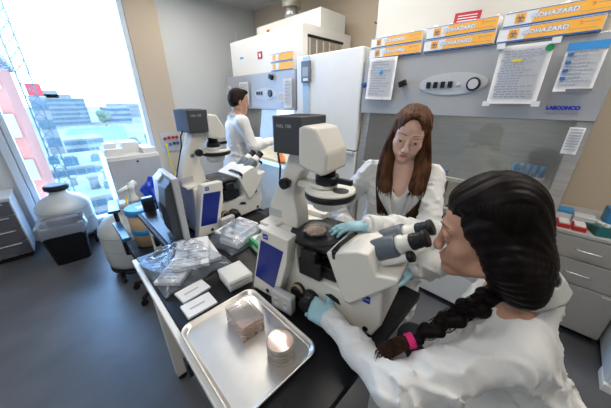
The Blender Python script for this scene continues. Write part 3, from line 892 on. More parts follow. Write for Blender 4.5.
# ================================================================== MICROSCOPE (local x = towards its user, y = away from camera side, z up)
def microscope(label):
    t = thing('inverted_microscope', label, 'microscope', (0, 0, 0))
    C = M['cream']
    # stand
    bb = MB()
    bb.prism([(.03, .012), (.535, .012), (.562, .08), (.545, .25), (.43, .22), (.395, .155), (.215, .155), (.205, .30), (.05, .30)], 'y', -.08, .13, C, .010)
    bb.build('stand', t)
    for xx in (.08, .49):
        for yy in (-.05, .10):
            bb = MB(); bb.cyl((xx, yy, 0), (xx, yy, .014), .018, M['black'], n=14); bb.build('foot', t)
    # slanted side cheeks with the blue panels
    for sg, ya, yb in ((-1, -.132, -.078), (1, .128, .18)):
        bb = MB(); bb.prism([(.004, .006), (.142, .006), (.20, .20), (.212, .318), (.085, .325), (.066, .27)], 'y', ya, yb, C, .005); ck = bb.build('side_cheek', t)
        yy = ya - .0015 if sg < 0 else yb + .0015
        bb = MB(); bb.prism([(.028, .080), (.132, .062), (.190, .262), (.078, .275)], 'y', min(yy, ya if sg < 0 else yb), max(yy, ya if sg < 0 else yb), M['navy']); pn = bb.build('blue_panel', ck)
        tag(pn, 'dark blue glossy panel')
        bb = MB()
        bb.lathe_dir((.095, yy, .033), (0, sg, 0), [(.009, 0), (.009, .003), (.006, .004)], M['black'], 16); bb.build('power_button', ck)
        bb = MB(); bb.box((.092, min(yy, yy + sg * .001), .288), (.116, max(yy, yy + sg * .001), .310), M['logo']); lg = bb.build('logo_badge', ck)
        text_part('logo_lettering', 'ZEISS', .0072, M['card'], ck, facing((.104, yy + sg * .0015, .299), (0, sg, 0)), depth=.0003, bold=.0002)
    # focus knobs
    for sg, y0 in ((-1, -.08), (1, .13)):
        bb = MB(); bb.lathe_dir((.224, y0, .070), (0, sg, 0), [(.030, 0), (.030, .012), (.024, .013), (.024, .030), (.020, .033)], M['black'], 28)
        bb.lathe_dir((.224, y0 + sg * .012, .070), (0, sg, 0), [(.0285, 0), (.0285, .010)], M['tan'], 28); bb.build('shutter_knob', t)
        bb = MB(); bb.lathe_dir((.285, y0, .058), (0, sg, 0), [(.036, 0), (.038, .004), (.038, .028), (.033, .030), (.028, .032), (.028, .058), (.024, .062)], M['black'], 32); bb.build('focus_knob', t)
        bb = MB(); bb.prism([(.345, .105), (.37, .118), (.40, .108), (.41, .088), (.38, .094)], 'y', y0 + sg * .0, y0 + sg * .004, M['black'], .001); bb.build('port_slot', t)
        bb = MB(); bb.box((.49, y0 - .0015 if sg < 0 else y0, .15), (.515, y0 if sg < 0 else y0 + .0015, .178), M['logo']); bb.build('logo_badge', t)
        text_part('logo_lettering', 'ZEISS', .008, M['card'], t, facing((.5025, y0 + sg * .0018, .164), (0, sg, 0)), depth=.0003)
        bb = MB(); bb.lathe_dir((.51, y0, .035), (0, sg, 0), [(.010, 0), (.010, .004)], M['black'], 16); bb.build('side_port', t)
    # grey outlet box clipped to the camera side
    bb = MB(); bb.box((.146, -.168, .004), (.246, -.134, .088), M['lightgrey'], .009); ob = bb.build('outlet_box', t)
    bb = MB()
    for k in range(2):
        bb.box((.164 + k * .045, -.1695, .025), (.182 + k * .045, -.168, .065), M['coolwhite'], .002)
        for q in range(2):
            bb.box((.167 + k * .045 + q * .008, -.1705, .045), (.170 + k * .045 + q * .008, -.169, .057), M['ink'])
    bb.build('sockets', ob)
    # objective turret under the stage
    bb = MB()
    bb.box((.225, -.06, .155), (.375, .12, .205), M['black'], .006)
    bb.cyl((.27, .02, .205), (.27, .02, .228), .055, M['black'])
    bb.build('turret', t)
    for k in range(5):
        a = 2 * PI * k / 5 + .4
        bb = MB(); bb.lathe((.27 + .034 * math.cos(a), .02 + .034 * math.sin(a), .228), [(.013, 0), (.015, .003), (.015, .028), (.009, .045), (.006, .05)], M['darkgrey'] if k % 2 else M['aluminium'], 16); bb.build('objective', t)
    bb = MB(); bb.box((.235, -.098, .165), (.33, -.078, .235), M['black'], .006); bb.box((.25, -.105, .235), (.31, -.07, .282), M['black'], .006); bb.build('stage_carrier', t)
    # stage
    bb = MB(); bb.box((.095, -.085, .283), (.385, .155, .296), M['blackmatte'], .003)
    bb.box((.10, -.06, .262), (.36, .13, .283), M['black'], .003); bb.build('stage', t)
    bb = MB(); bb.lathe((.245, .015, .296), [(.108, 0), (.108, .003), (.104, .0045), (.055, .0045), (.053, .0025)], M['black'], 56); bb.build('stage_insert', t)
    bb = MB()
    bb.box((.372, -.100, .285), (.390, -.082, .322), M['black'], .003); bb.box((.384, .035, .285), (.402, .055, .322), M['black'], .003)
    bb.tube([(.381, -.09, .322), (.383, -.06, .326), (.391, .02, .326), (.393, .045, .322)], .0075, M['black'], 8); bb.build('stage_handle', t)
    # binocular body (wedge)
    bb = MB()
    yA, yB = -.100, .150
    P0 = [(.352, .303), (.425, .135), (.452, .130), (.596, .288), (.590, .300), (.528, .284), (.495, .350), (.46, .346)]
    P1 = [(.352, .303), (.425, .150), (.452, .145), (.590, .300), (.562, .352), (.46, .346)]
    bb.prism(P0, 'y', yA, yB, C, .007)
    bb.build('binocular_body', t)
    # eyepiece tubes
    ax = Vector((.157, 0, .108)).normalized()
    for sg in (-1, 1):
        c0 = Vector((.470, .028 + sg * .041, .300))
        bb = MB(); bb.lathe_dir(c0, ax, [(.037, 0), (.039, .006), (.039, .106), (.036, .112)], M['bluegrey'], 28); bb.build('collar', t)
        bb = MB(); bb.lathe_dir(c0 + ax * .112, ax, [(.031, 0), (.031, .012), (.026, .016), (.026, .040)], M['white'], 26); bb.build('tube', t)
        bb = MB(); bb.lathe_dir(c0 + ax * .150, ax, [(.0235, 0), (.0255, .004), (.0255, .014), (.0235, .017), (.0245, .02), (.0245, .028), (.022, .034), (.026, .040), (.026, .050), (.016, .052)], M['black'], 26); bb.build('eyepiece', t)
    bb = MB(); bb.lathe_dir(Vector((.50, -.035, .278)), ax, [(.013, 0), (.013, .115), (.012, .118)], M['white'], 18); bb.build('side_tube', t)
    bb = MB(); bb.lathe_dir(Vector((.50, -.035, .278)) + ax * .118, ax, [(.016, 0), (.017, .004), (.017, .016), (.012, .019)], M['black'], 20); bb.build('side_tube_knob', t)
    # transmitted light column
    bb = MB()
    bb.prism([(.012, .299), (.172, .299), (.170, .345), (.165, .38), (.152, .43), (.158, .49), (.185, .535), (.22, .56), (.22, .60), (.14, .61), (.10, .52), (.056, .44), (.028, .37)], 'y', -.015, .065, C, .007)
    bb.box((.015, -.07, .298), (.094, .12, .314), C, .005)
    bb.build('column', t)
    bb = MB(); bb.box((.020, -.0165, .325), (.09, -.0145, .36), M['lightgrey'], .0); bb.build('type_plate', t)
    bb = MB()
    for k in range(3): bb.box((.098 + k * .009, -.017, .468), (.103 + k * .009, -.0145, .486), M['darkgrey'])
    bb.build('scale_marks', t)
    bb = MB(); bb.lathe_dir((.137, -.015, .495), (0, -1, 0), [(.008, 0), (.008, .02), (.021, .022), (.021, .042), (.018, .045)], M['black'], 24); bb.build('arm_knob', t)
    # lamp house + head
    bb = MB(); bb.box((.085, -.052, .608), (.205, .108, .732), M['darkgrey'], .006); lh = bb.build('lamp_housing', t)
    text_part('housing_lettering', 'HAL 100', .017, M['lightgrey'], lh, facing((.135, -.0528, .700), (0, -1, 0)), depth=.0003)
    bb = MB()
    for k in range(6): bb.box((.10 + k * .016, -.035, .7315), (.108 + k * .016, .09, .7335), M['black'])
    bb.build('vents', lh)
    bb = MB()
    bb.prism([(.196, .575), (.215, .568), (.285, .553), (.304, .560), (.306, .625), (.262, .700), (.215, .706), (.198, .700)], 'y', -.055, .088, C, .011)
    bb.build('light_head', t)
    bb = MB(); bb.box((.3045, .005, .572), (.3075, .035, .581), M['black']); bb.build('head_slot', t)
    # condenser
    bb = MB()
    bb.cyl((.262, .028, .53), (.262, .028, .566), .030, M['black']); bb.cyl((.262, .028, .505), (.262, .028, .535), .042, M['black'])
    bb.box((.29, .02, .512), (.36, .036, .53), M['black'], .003)
    bb.build('iris_ring', t)
    bb = MB(); bb.cyl((.262, .028, .487), (.262, .028, .505), .050, M['white']); bb.prism([(.16, .475), (.20, .475), (.26, .49), (.26, .503), (.16, .50)], 'y', .0, .05, C, .003); bb.build('condenser_arm', t)
    bb = MB(); bb.lathe((.275, .030, .456), [(.090, 0), (.092, .004), (.092, .017), (.088, .021)], M['black'], 48); cd = bb.build('condenser_turret', t)
    bb = MB(); bb.lathe((.275, .030, .4775), [(.088, 0), (.092, .003), (.090, .009), (.087, .010)], C, 48); bb.build('turret_cover', cd)
    bb = MB(); bb.cyl((.322, .022, .4873), (.322, .022, .4898), .028, M['darkgrey'], n=28); bb.build('filter_window', cd)
    bb = MB(); bb.lathe((.265, .028, .408), [(.040, 0), (.05, .006), (.062, .030), (.066, .048)], M['white'], 36); bb.build('condenser_lens', t)
    for ch in t.children:
        if ch.name.split('.')[0] in ('lamp_housing', 'light_head', 'iris_ring', 'condenser_turret', 'condenser_lens'):
            ch.location = (.015, -.006, 0)
    # lead from the lamp housing
    bb = MB(); bb.tube([(.088, .0, .62), (.070, .0, .59), (.070, .01, .54), (.052, .025, .47), (.025, .025, .40), (.005, .025, .33), (.012, .03, .12), (.03, .04, .05)], .004, M['black'], 8); bb.build('power_lead', t)
    return t
SC1 = microscope('nearest cream inverted microscope, its blue panelled side beside the steel tray')
SC1.location = (.579, .815, .90)
SC1.rotation_euler = (0, 0, math.atan2(-.983, .185))
SC2 = copy_tree(SC1)
SC2['label'] = 'farther cream inverted microscope standing behind the plastic bags, nobody using it'
SC2.location = (.435, 1.50, .90)
SC2.rotation_euler = (0, 0, R(6))
for o in (SC1, SC2): o['group'] = 'inverted microscopes on the benches'
def sc1(s, w, z=0.0):
    return SC1.location + Matrix.Rotation(SC1.rotation_euler.z, 3, 'Z') @ Vector((s, w, z))

# ================================================================== ON THE BENCH
t = thing('petri_dish', 'clear round dish on the black stage under the gloved hand', 'dish', sc1(.246, .0, .3010))
bb = MB(); bb.lathe((0, 0, 0), [(.042, 0), (.042, .014), (.0405, .014), (.0405, .0015)], M['clear'], 40); bb.build('base', t)
bb = MB(); bb.lathe((0, 0, .002), [(.040, 0), (.040, .006)], M['media'], 40); bb.build('medium', t)
bb = MB(); bb.lathe((0, 0, .008), [(.0435, 0), (.0435, .009), (.041, .0095)], M['clear'], 40); bb.build('lid', t)

# steel tray
t = thing('steel_tray', 'shallow brushed steel tray with rounded rim in the foreground', 'tray', (.281, .578, .90), R(0))
hx, hy = .157, .206
def rrect(hx, hy, r, z, n=8):
    out = []
    for cx, cy, a0 in ((hx - r, hy - r, 0), (-hx + r, hy - r, PI / 2), (-hx + r, -hy + r, PI), (hx - r, -hy + r, 1.5 * PI)):
        for i in range(n + 1):
            a = a0 + PI / 2 * i / n
            out.append((cx + r * math.cos(a), cy + r * math.sin(a), z))
    return out
bb = MB()
bb.loft([rrect(hx - .016, hy - .016, .03, .0), rrect(hx - .012, hy - .012, .034, .003), rrect(hx - .007, hy - .007, .038, .016), rrect(hx - .002, hy - .002, .042, .019), rrect(hx, hy, .043, .016),
         rrect(hx, hy, .043, .014), rrect(hx - .004, hy - .004, .041, .016), rrect(hx - .009, hy - .009, .037, .014), rrect(hx - .014, hy - .014, .033, .0045), rrect(hx - .018, hy - .018, .029, .002)][::-1], M['traysteel'])
bb.build('pan', t)

# clear flask block and dish stack, with pink medium
t = thing('culture_flasks', 'stack of clear rectangular culture plates with pink medium on the tray', 'culture plates', (.315, .635, .9035), R(-3))
bb = MB(); bb.box((-.044, -.063, .0), (.044, .063, .0615), M['clear'], .003); bb.build('plates', t)
bb = MB()
for k in range(4):
    for i in range(5):
        for j in range(7):
            bb.cyl((-.034 + i * .017, -.051 + j * .017, .002 + k * .0155), (-.034 + i * .017, -.051 + j * .017, .0085 + k * .0155), .0068, M['media'], n=10)
bb.build('filled_wells', t)
bb = MB(); bb.box((-.044, -.063, .062), (.044, .063, .069), M['clear'], .003); bb.build('lid', t)
bb = MB(); bb.box((.006, -.055, .0692), (.030, .055, .0697), M['clear']); bb.build('clear_label', t)
for k in range(5):
    t = thing('petri_dish', ['round culture dish at the bottom of the stack on the tray', 'round culture dish, second from the bottom of the stack on the tray', 'round culture dish in the middle of the stack on the tray',
                             'round culture dish, second from the top of the stack on the tray', 'round culture dish topmost of the stack on the tray'][k], 'dish', (.335 + .001 * (k % 2), .452, .9025 + k * .0145), group='round dishes stacked on the tray')
    bb = MB(); bb.lathe((0, 0, 0), [(.044, 0), (.044, .011), (.0425, .011), (.0425, .001)], M['clear'], 40); bb.build('base', t)
    bb = MB(); bb.lathe((0, 0, .0015), [(.0415, 0), (.0415, .005)], M['media'], 40); bb.build('medium', t)
    bb = MB(); bb.lathe((0, 0, .009), [(.0455, 0), (.0455, .0045), (.043, .005)], M['clear'], 40); bb.build('lid', t)

# folded wipes / cards
for (cx, cy, hx_, hy_, rz, lb) in ((.247, .955, .062, .042, .10, 'white folded pad nearer the plastic bag'), (.232, .855, .060, .043, -.0, 'white folded pad between the other pad and the tray')):
    t = thing('folded_pad', lb, 'pad', (cx, cy, .90), rz, group='white folded pads on the bench')
    for k in range(3):
        bb = MB(); bb.box((-hx_ + .001 * k, -hy_, .0005 + k * .003), (hx_, hy_ - .001 * k, .003 + k * .003), M['paper'], .001); bb.build('layer', t)
    bb = MB(); bb.box((-hx_ * .6, -.006, .0095), (hx_ * .4, .002, .0100), M['paleink']); bb.build('print', t)
t = thing('white_box', 'small square white lidded box between the pads and the microscope', 'box', (.42, .888, .90), R(-4))
bb = MB(); bb.box((-.055, -.062, 0), (.055, .062, .032), M['white'], .008); bb.build('base', t)
bb = MB(); bb.box((-.057, -.064, .033), (.057, .064, .055), M['white'], .011, seg=3); bb.build('lid', t)
t = thing('green_box', 'small bright green and white carton of wipes behind the blue panelled microscope side', 'carton', (.672, 1.01, .90), R(-8))
bb = MB(); bb.box((-.055, -.075, 0), (.055, .075, .060), M['green'], .002); bb.build('carton', t)
bb = MB(); bb.box((-.0555, -.06, .012), (-.055, .03, .035), M['card']); bb.box((-.04, -.07, .0602), (.04, .07, .0606), M['card']); bb.build('label', t)
bb = MB(); bb.sheet(lambda u, v: (-.03 + .05 * u + .01 * math.sin(5 * v), -.035 + .06 * v, .061 + .05 * math.sin(PI * v) * (.6 + .4 * math.sin(4 * u))), 8, 8, M['paper'], .0008); bb.build('tissue', t)

# plastic bags: pillow of crumpled film with packs inside
def crumple(p, s, seed):
    a = seed * 1.7
    return (math.sin(p[0] * 31 + 3 * math.sin(p[1] * 23 + a)) * math.sin(p[1] * 37 + 2 * math.sin(p[0] * 29 + a)) + .5 * math.sin(p[0] * 83 + p[1] * 61 + a)) * s
def film_bag(t, hx, hy, h, seed, m, name='film', nx_=44, ny_=40, skew=0.0):
    bb = MB()
    def f(u, v, top):
        x = (u * 2 - 1); y = (v * 2 - 1)
        e = max(0.0, (1 - abs(x) ** 3.0)) * max(0.0, (1 - abs(y) ** 3.0))
        wob = 1 + .05 * math.sin(7 * x + seed) * math.sin(5 * y)
        px = x * hx * wob + skew * y * hy; py = y * hy * (1 + .05 * math.sin(6 * x + 2 * seed))
        z = (h * e ** .6 + crumple((px, py), .013, seed) * (0.25 + e) + .006) if top else .001
        return (px, py, max(z, .002) if top else z)
    bb.sheet(lambda u, v: f(u, v, True), nx_, ny_, m)
    bb.sheet(lambda u, v: f(u, v, False), 10, 10, m)
    return bb.build(name, t)
def packs(t, specs):
    for (x, y, z, sx, sy, sz, rz, rx) in specs:
        rot = Euler((rx, 0, rz)).to_matrix()
        bb = MB(); bb.box((x - sx, y - sy, z), (x + sx, y + sy, z + sz), M['paper'], .004, rot=rot); pk = bb.build('pack', t)
        bb = MB()
        c = Vector((x, y, z + sz / 2))
        for k in range(7):
            for q in range(3):
                p = Vector((x - sx * .75 + q * sx * .45, y - sy * .72 + k * sy * .2, z + sz / 2))
                w_ = sx * (.36 if (k * 7 + q * 3) % 4 else .2)
                lo = (p.x, p.y - .003, 0); hi = (p.x + w_, p.y + .003, 0)
                vs = [c + rot @ (Vector((a, b_, z + sz + .0012)) - c) for a, b_ in ((lo[0], lo[1]), (hi[0], lo[1]), (hi[0], hi[1]), (lo[0], hi[1]))]
                bb._add([tuple(v) for v in vs], [(0, 1, 2, 3)], M['paleink'] if q != 1 else M['sky_blue'])
        bb.build('print', pk)
t = thing('plastic_bag', 'crumpled clear plastic bag of white paper packs beside the folded pads', 'plastic bag', (.295, 1.18, .901), R(4))
film_bag(t, .160, .178, .075, 1.0, M['bag'])
packs(t, [(.05, .0, .036, .080, .135, .022, R(-28), .0), (.09, .03, .008, .085, .13, .022, R(-12), 0), (-.05, -.05, .012, .06, .10, .020, R(-50), .03)])
t = thing('plastic_bag', 'second clear plastic bag of printed packs in front of the farther microscope', 'plastic bag', (.625, 1.215, .901), R(12))
film_bag(t, .140, .12, .085, 2.3, M['bag'])
packs(t, [(.02, .02, .045, .11, .075, .022, R(6), .08), (.02, -.02, .006, .115, .07, .036, R(6), 0)])
t = thing('clear_box', 'clear lidded sample box with pale blue lid at the far side of the second bag', 'box', (.79, 1.12, .90), R(10))
bb = MB(); bb.box((-.05, -.06, 0), (.05, .06, .05), M['clear'], .004); bb.build('base', t)
bb = MB(); bb.box((-.052, -.062, .05), (.052, .062, .062), M['coolwhite'], .004); bb.build('lid', t)

# monitor, seen from behind, at the end of the benches
t = thing('monitor', 'monitor seen from behind, pale shell and black vents, beside the farther microscope', 'monitor', (.382, 1.485, .90), R(-3))
bb = MB(); bb.box((-.008, -.145, .045), (.022, .145, .405), M['lightgrey'], .005); bb.build('bezel', t)
bb = MB(); bb.box((.0225, -.13, .05), (.0235, .13, .365), M['navy']); bb.build('screen', t)
bb = MB(); bb.prism([(-.008, .03), (-.008, .39), (-.045, .35), (-.06, .25), (-.06, .10), (-.04, .05)], 'y', -.115, .03, M['darkgrey'], .006); bk = bb.build('vent_cover', t)
bb = MB()
for k in range(14):
    bb.box((-.0625, -.125 + k * .0108, .10), (-.0605, -.120 + k * .0108, .25), M['black'])
bb.build('vent_slots', bk)
bb = MB(); bb.prism([(-.008, .03), (-.008, .40), (-.045, .365), (-.055, .25), (-.055, .10), (-.04, .05)], 'y', .031, .14, M['coolwhite'], .006); bb.build('rear_shell', t)
bb = MB(); bb.box((-.058, .07, .16), (-.0545, .11, .22), M['bluegrey']); bb.build('rear_label', t)
bb = MB(); bb.box((-.05, -.09, .0), (.05, .09, .012), M['blackmatte'], .004); bb.box((-.015, -.04, .012), (.01, .04, .10), M['blackmatte'], .004); bb.build('stand', t)

# ================================================================== BEHIND THE BENCHES
def dewar(t, r, h, m):
    bb = MB(); bb.lathe((0, 0, .11), [(r * .82, 0), (r * .96, .03), (r, .09), (r, h * .62), (r * .97, h * .70), (r * .75, h * .82), (r * .36, h * .90), (r * .32, h * .93), (r * .32, h)], m, 48); bd = bb.build('tank', t)
    for zz in (.36, .60):
        bb = MB(); bb.lathe((0, 0, .11 + h * zz), [(r * .99, 0), (r * 1.012, .004), (r * 1.012, .014), (r * .99, .018)], M['lightgrey'], 48); bb.build('band', bd)
    bb = MB(); bb.lathe((0, 0, .075), [(r * .95, 0), (r * .98, .01), (r * .98, .03), (r * .9, .036)], M['black'], 40); bb.build('roller_base', t)
    for k in range(4):
        a = k * PI / 2 + .5
        px, py = r * 1.06 * math.cos(a), r * 1.06 * math.sin(a)
        bb = MB(); bb.box((px - .018, py - .018, .05), (px + .018, py + .018, .13), M['black'], .004)
        bb.cyl((px - .013, py, .033), (px + .013, py, .033), .033, M['black'], n=16); bb.build('caster', t)
t = thing('dewar', 'white nitrogen tank on casters right of the black bin, beyond the bench', 'dewar', (.295, 2.86, 0), .3)
dewar(t, .26, .60, M['dewar'])
bb = MB(); bb.lathe((0, 0, .71), [(.075, 0), (.08, .01), (.08, .04), (.06, .05)], M['white'], 24); bb.build('lid', t)
t = thing('pump_head', 'white crooked pump head with yellow cable on top of the nitrogen tank', 'pump', (.385, 2.80, .76))
bb = MB(); bb.lathe((0, 0, 0), [(.045, 0), (.045, .03), (.03, .05), (.028, .12), (.035, .13), (.035, .16), (.02, .17)], M['white'], 24); bb.build('body', t)
bb = MB(); bb.cyl((0, 0, .15), (-.11, -.03, .12), .024, M['white'], r2=.018); bb.cyl((-.01, -.005, .15), (.05, .03, .17), .03, M['white']); bb.build('arm', t)
bb = MB(); bb.tube([(-.05, -.03, .08), (-.075, -.05, .0), (-.06, -.07, -.03), (-.02, -.075, -.02)], .006, M['yellow'], 8); bb.build('cable', t)
t = thing('dewar', 'white nitrogen tank with black cap behind the black bin at the window', 'dewar', (-.15, 4.03, 0), .2)
dewar(t, .255, .60, M['dewar'])
bb = MB(); bb.lathe((0, 0, .70), [(.10, 0), (.115, .01), (.115, .05), (.09, .065)], M['blackmatte'], 28); bb.build('cap', t)

t = thing('waste_bin', 'black rectangular waste bin with a clear liner under the window', 'bin', (-.21, 3.58, 0), R(-4))
def bring(hx, hy, z, n=8, r=.05): return rrect(hx, hy, r, z, n)
bb = MB(); bb.loft([bring(.14, .105, .0), bring(.15, .115, .01), bring(.185, .14, .40), bring(.192, .147, .405), bring(.192, .147, .43), bring(.18, .135, .43), bring(.15, .11, .02)], M['blackmatte']); bb.build('bin_body', t)
bb = MB()
rr = random.Random(2)
def lring(hx, hy, z, amp, ph):
    o = []
    for i, p in enumerate(rrect(hx, hy, .06, z, 10)):
        a = i * 2 * PI / 44
        k = 1 + amp * (math.sin(9 * a + ph) + .6 * math.sin(17 * a + 2 * ph))
        o.append((p[0] * k, p[1] * k, z + amp * .5 * math.sin(7 * a + ph)))
    return o
bb.loft([lring(.203, .158, .345, .02, 1), lring(.206, .16, .375, .015, 1.6), lring(.202, .156, .41, .012, 2.3), lring(.202, .155, .45, .02, 3), lring(.194, .148, .475, .02, 3.4), lring(.17, .13, .43, .02, 4), lring(.14, .11, .25, .03, 5)], M['liner'], cap=False)
bb.build('liner', t)

# cabinet with slate drawers at left of the window
t = thing('drawer_cabinet', 'slate blue drawer cabinet with pale side panel at the left edge', 'drawers', (-.525, 3.95, 0))
bb = MB(); bb.box((-.62, .0, .06), (0, .42, .70), M['coolwhite'], .004); bb.box((-.60, .03, 0), (-.03, .40, .06), M['black']); bb.build('body', t)
bb = MB(); bb.box((-.63, -.02, .70), (.008, .43, .725), M['coolwhite'], .003); bb.build('top', t)
for k in range(4):
    z0 = .075 + k * .155
    bb = MB(); bb.box((-.61, -.02, z0), (-.012, .0, z0 + .145), M['slate'], .003); dr = bb.build('drawer', t)
    bb = MB(); bb.box((-.56, -.032, z0 + .122), (-.06, -.019, z0 + .134), M['aluminium'], .003); bb.build('handle', dr)
t = thing('paper_stack', 'crumpled white plastic pack lying on the slate drawer cabinet', 'pack', (-.78, 4.14, .725))
film_bag(t, .13, .14, .11, 4.0, M['card'], 'pack', 20, 18)

# big white instrument behind the tank
t = thing('chest_freezer', 'big white boxy freezer by the window behind the nitrogen tank', 'freezer', (.57, 3.30, 0))
bb = MB(); bb.box((-.25, 0, .05), (.255, .55, 1.115), M['white'], .012); bb.build('body', t)
bb = MB(); bb.box((-.245, -.018, .08), (.25, -.001, 1.08), M['lightgrey'], .006); dr = bb.build('door', t)
bb = MB(); bb.lathe_dir((.02, -.018, 1.045), (0, -1, 0), [(.012, 0), (.012, .006)], M['darkgrey'], 14); bb.build('lock', dr)
for (x, y) in ((-.2, .06), (.2, .06), (-.2, .48), (.2, .48)):
    bb = MB(); bb.cyl((x, y, 0), (x, y, .05), .02, M['black'], n=12); bb.build('foot', t)
for i, (x, y, z, sx, sy, h, lb) in enumerate(((.42, 3.55, 1.115, .09, .16, .07, 'low white carton at the left on top of the boxy freezer'),
                                              (.60, 3.60, 1.115, .08, .13, .12, 'taller white carton in the middle on top of the boxy freezer'),
                                              (.745, 3.52, 1.115, .065, .18, .055, 'flat white carton at the right on top of the boxy freezer'),
                                              (.41, 3.56, 1.185, .055, .07, .05, 'small white carton stacked upon the low left carton'))):
    t = thing('carton', lb, 'carton', (x, y, z))
    bb = MB(); bb.box((-sx, -sy, 0), (sx, sy, h), M['card'], .004); bb.build('box', t)
    bb = MB(); bb.box((-sx - .0008, -.012, h * .5), (sx + .0008, .012, h + .0008), M['lightgrey']); bb.build('tape', t)
t = thing('plastic_bag', 'bright blue crumpled plastic bag left of the monitor', 'plastic bag', (.645, 3.00, .63), R(10))
bb = MB()
def bl_f(k):
    def f(u, v):
        a = 2 * PI * u; b_ = PI * v
        d = 1 + .16 * math.sin(3 * a + 4 * b_ + k) + .10 * math.sin(7 * a - 5 * b_ + k) + .05 * math.sin(13 * a + 9 * b_)
        return (.125 * d * math.sin(b_) * math.cos(a), .12 * d * math.sin(b_) * math.sin(a), .13 + .13 * d * math.cos(b_) - (0 if b_ < 2.2 else 0))
    return f
bb.sheet(bl_f(0), 48, 30, M['royal']); bb.build('film', t)
t = thing('side_table', 'small black side table under the bright blue bag', 'table', (.685, 3.00, 0))
bb = MB(); bb.box((-.11, -.12, .58), (.11, .12, .61), M['black'], .004); bb.build('tabletop', t)
for x in (-.09, .09):
    for y in (-.10, .10):
        bb = MB(); bb.box((x - .012, y - .012, 0), (x + .012, y + .012, .58), M['black']); bb.build('leg', t)

# black armchair with a container on its seat
t = thing('armchair', 'black lab armchair with glossy armrests between tank and bench', 'chair', (.36, 2.33, 0))
bb = MB(); bb.box((-.17, -.20, .45), (.17, .17, .50), M['blackmatte'], .02); bb.build('seat', t)
for sx in (-1, 1):
    bb = MB(); bb.box((sx * .185 - .03, -.24, .69), (sx * .185 + .03, .14, .72), M['blue_sheen'], .010); ar = bb.build('armrest', t)
    bb = MB(); bb.tube([(sx * .16, -.02, .47), (sx * .19, -.03, .48), (sx * .19, -.05, .69)], .014, M['black'], 8); bb.build('bracket', ar)
bb = MB(); bb.box((-.03, -.27, .48), (.045, -.225, .80), M['blackmatte'], .006); bb.box((-.03, -.265, .80), (.05, -.215, .98), M['black'], .01); bb.box((-.03, -.265, .98), (.05, -.215, 1.0), M['blue_sheen'], .006); bb.build('backrest', t)
bb = MB(); bb.cyl((0, 0, .12), (0, 0, .45), .025, M['black'], n=16); bb.build('gas_column', t)
for k in range(5):
    a = 2 * PI * k / 5
    bb = MB(); bb.tube([(0, 0, .11), (.24 * math.cos(a), .24 * math.sin(a), .07)], .018, M['black'], 8); bb.cyl((.24 * math.cos(a), .24 * math.sin(a) - .012, .028), (.24 * math.cos(a), .24 * math.sin(a) + .012, .028), .028, M['black'], n=14); bb.build('leg', t)
t = thing('container', 'tan container with bright blue lid and band on the armchair seat', 'container', (.35, 2.345, .501))
bb = MB(); bb.lathe((0, 0, 0), [(.09, 0), (.10, .01), (.108, .32)], M['tan'], 36); bb.build('tub', t)
bb = MB(); bb.lathe((0, 0, .12), [(.105, 0), (.106, .002), (.108, .045), (.106, .047)], M['sky_blue'], 36); bb.build('blue_band', t)
bb = MB(); bb.lathe((0, 0, .30), [(.113, 0), (.116, .003), (.116, .045), (.110, .051)], M['sky_blue'], 36); ld = bb.build('lid', t)
bb = MB(); bb.box((-.03, -.06, .3512), (.04, .01, .3520), M['card']); bb.build('label', ld)
t = thing('flat_tray', 'narrow black tray lying across the shoulder of the nitrogen tank', 'tray', (.20, 2.60, .80), R(-8))
bb = MB(); bb.box((-.04, -.14, .0), (.04, .20, .014), M['blue_sheen'], .004); bb.box((-.045, -.145, .012), (.045, -.12, .024), M['black'], .003); bb.build('pan', t)
bb = MB(); bb.box((-.012, .05, -.16), (.012, .075, .0), M['black'], .003); bb.box((-.012, -.10, -.2), (.012, -.075, .0), M['black'], .003); bb.build('bracket', t)

# lab stool behind the farther microscope
t = thing('lab_stool', 'black upholstered lab stool in the aisle behind the farther microscope', 'stool', (1.27, 1.62, 0))
bb = MB(); bb.lathe((0, 0, .66), [(.17, 0), (.19, .02), (.19, .05), (.16, .075), (.05, .08)], M['blackmatte'], 36); bb.build('seat', t)
bb = MB(); bb.cyl((0, 0, .1), (0, 0, .66), .028, M['black'], n=18); bb.build('column', t)
bb = MB()
bb.tube([(.20 * math.cos(2 * PI * i / 28), .20 * math.sin(2 * PI * i / 28), .32) for i in range(29)], .011, M['aluminium'], 8); bb.build('foot_ring', t)
for k in range(5):
    a = 2 * PI * k / 5
    bb = MB(); bb.tube([(0, 0, .12), (.26 * math.cos(a), .26 * math.sin(a), .07)], .02, M['black'], 8); bb.cyl((.26 * math.cos(a), .26 * math.sin(a) - .012, .03), (.26 * math.cos(a), .26 * math.sin(a) + .012, .03), .03, M['black'], n=14); bb.build('leg', t)

# gas outlet panel on the tan column
t = thing('gas_manifold', 'wall plate with coloured gas knobs and a yellow hose by the window', 'gas panel', (1.29, 4.33, 1.07))
bb = MB(); bb.box((-.14, -.02, -.14), (.14, 0, .14), M['lightgrey'], .006); bb.build('plate', t)
for i, (x, z, mm) in enumerate(((-.09, .06, 'red'), (-.03, .07, 'darkred'), (.03, .07, 'red'), (.085, .07, 'darkred'), (-.09, -.03, 'yellow'), (-.03, -.03, 'boxblue'), (.03, -.02, 'darkgrey'), (.085, -.02, 'boxblue'))):
    bb = MB(); bb.lathe_dir((x, -.02, z), (0, -1, 0), [(.012, 0), (.012, .02), (.024, .022), (.022, .04)], M[mm], 14); bb.build('knob', t)
bb = MB(); bb.tube([(-.09, -.055, -.03), (-.09, -.07, -.08), (-.085, -.05, -.3), (-.05, -.04, -.6), (-.03, -.03, -1.0)], .010, M['yellow'], 8); bb.build('hose', t)

# ================================================================== PEOPLE: continuous surfaces grown from blended tapered volumes
def V3(p): return np.array(p, dtype=np.float64)

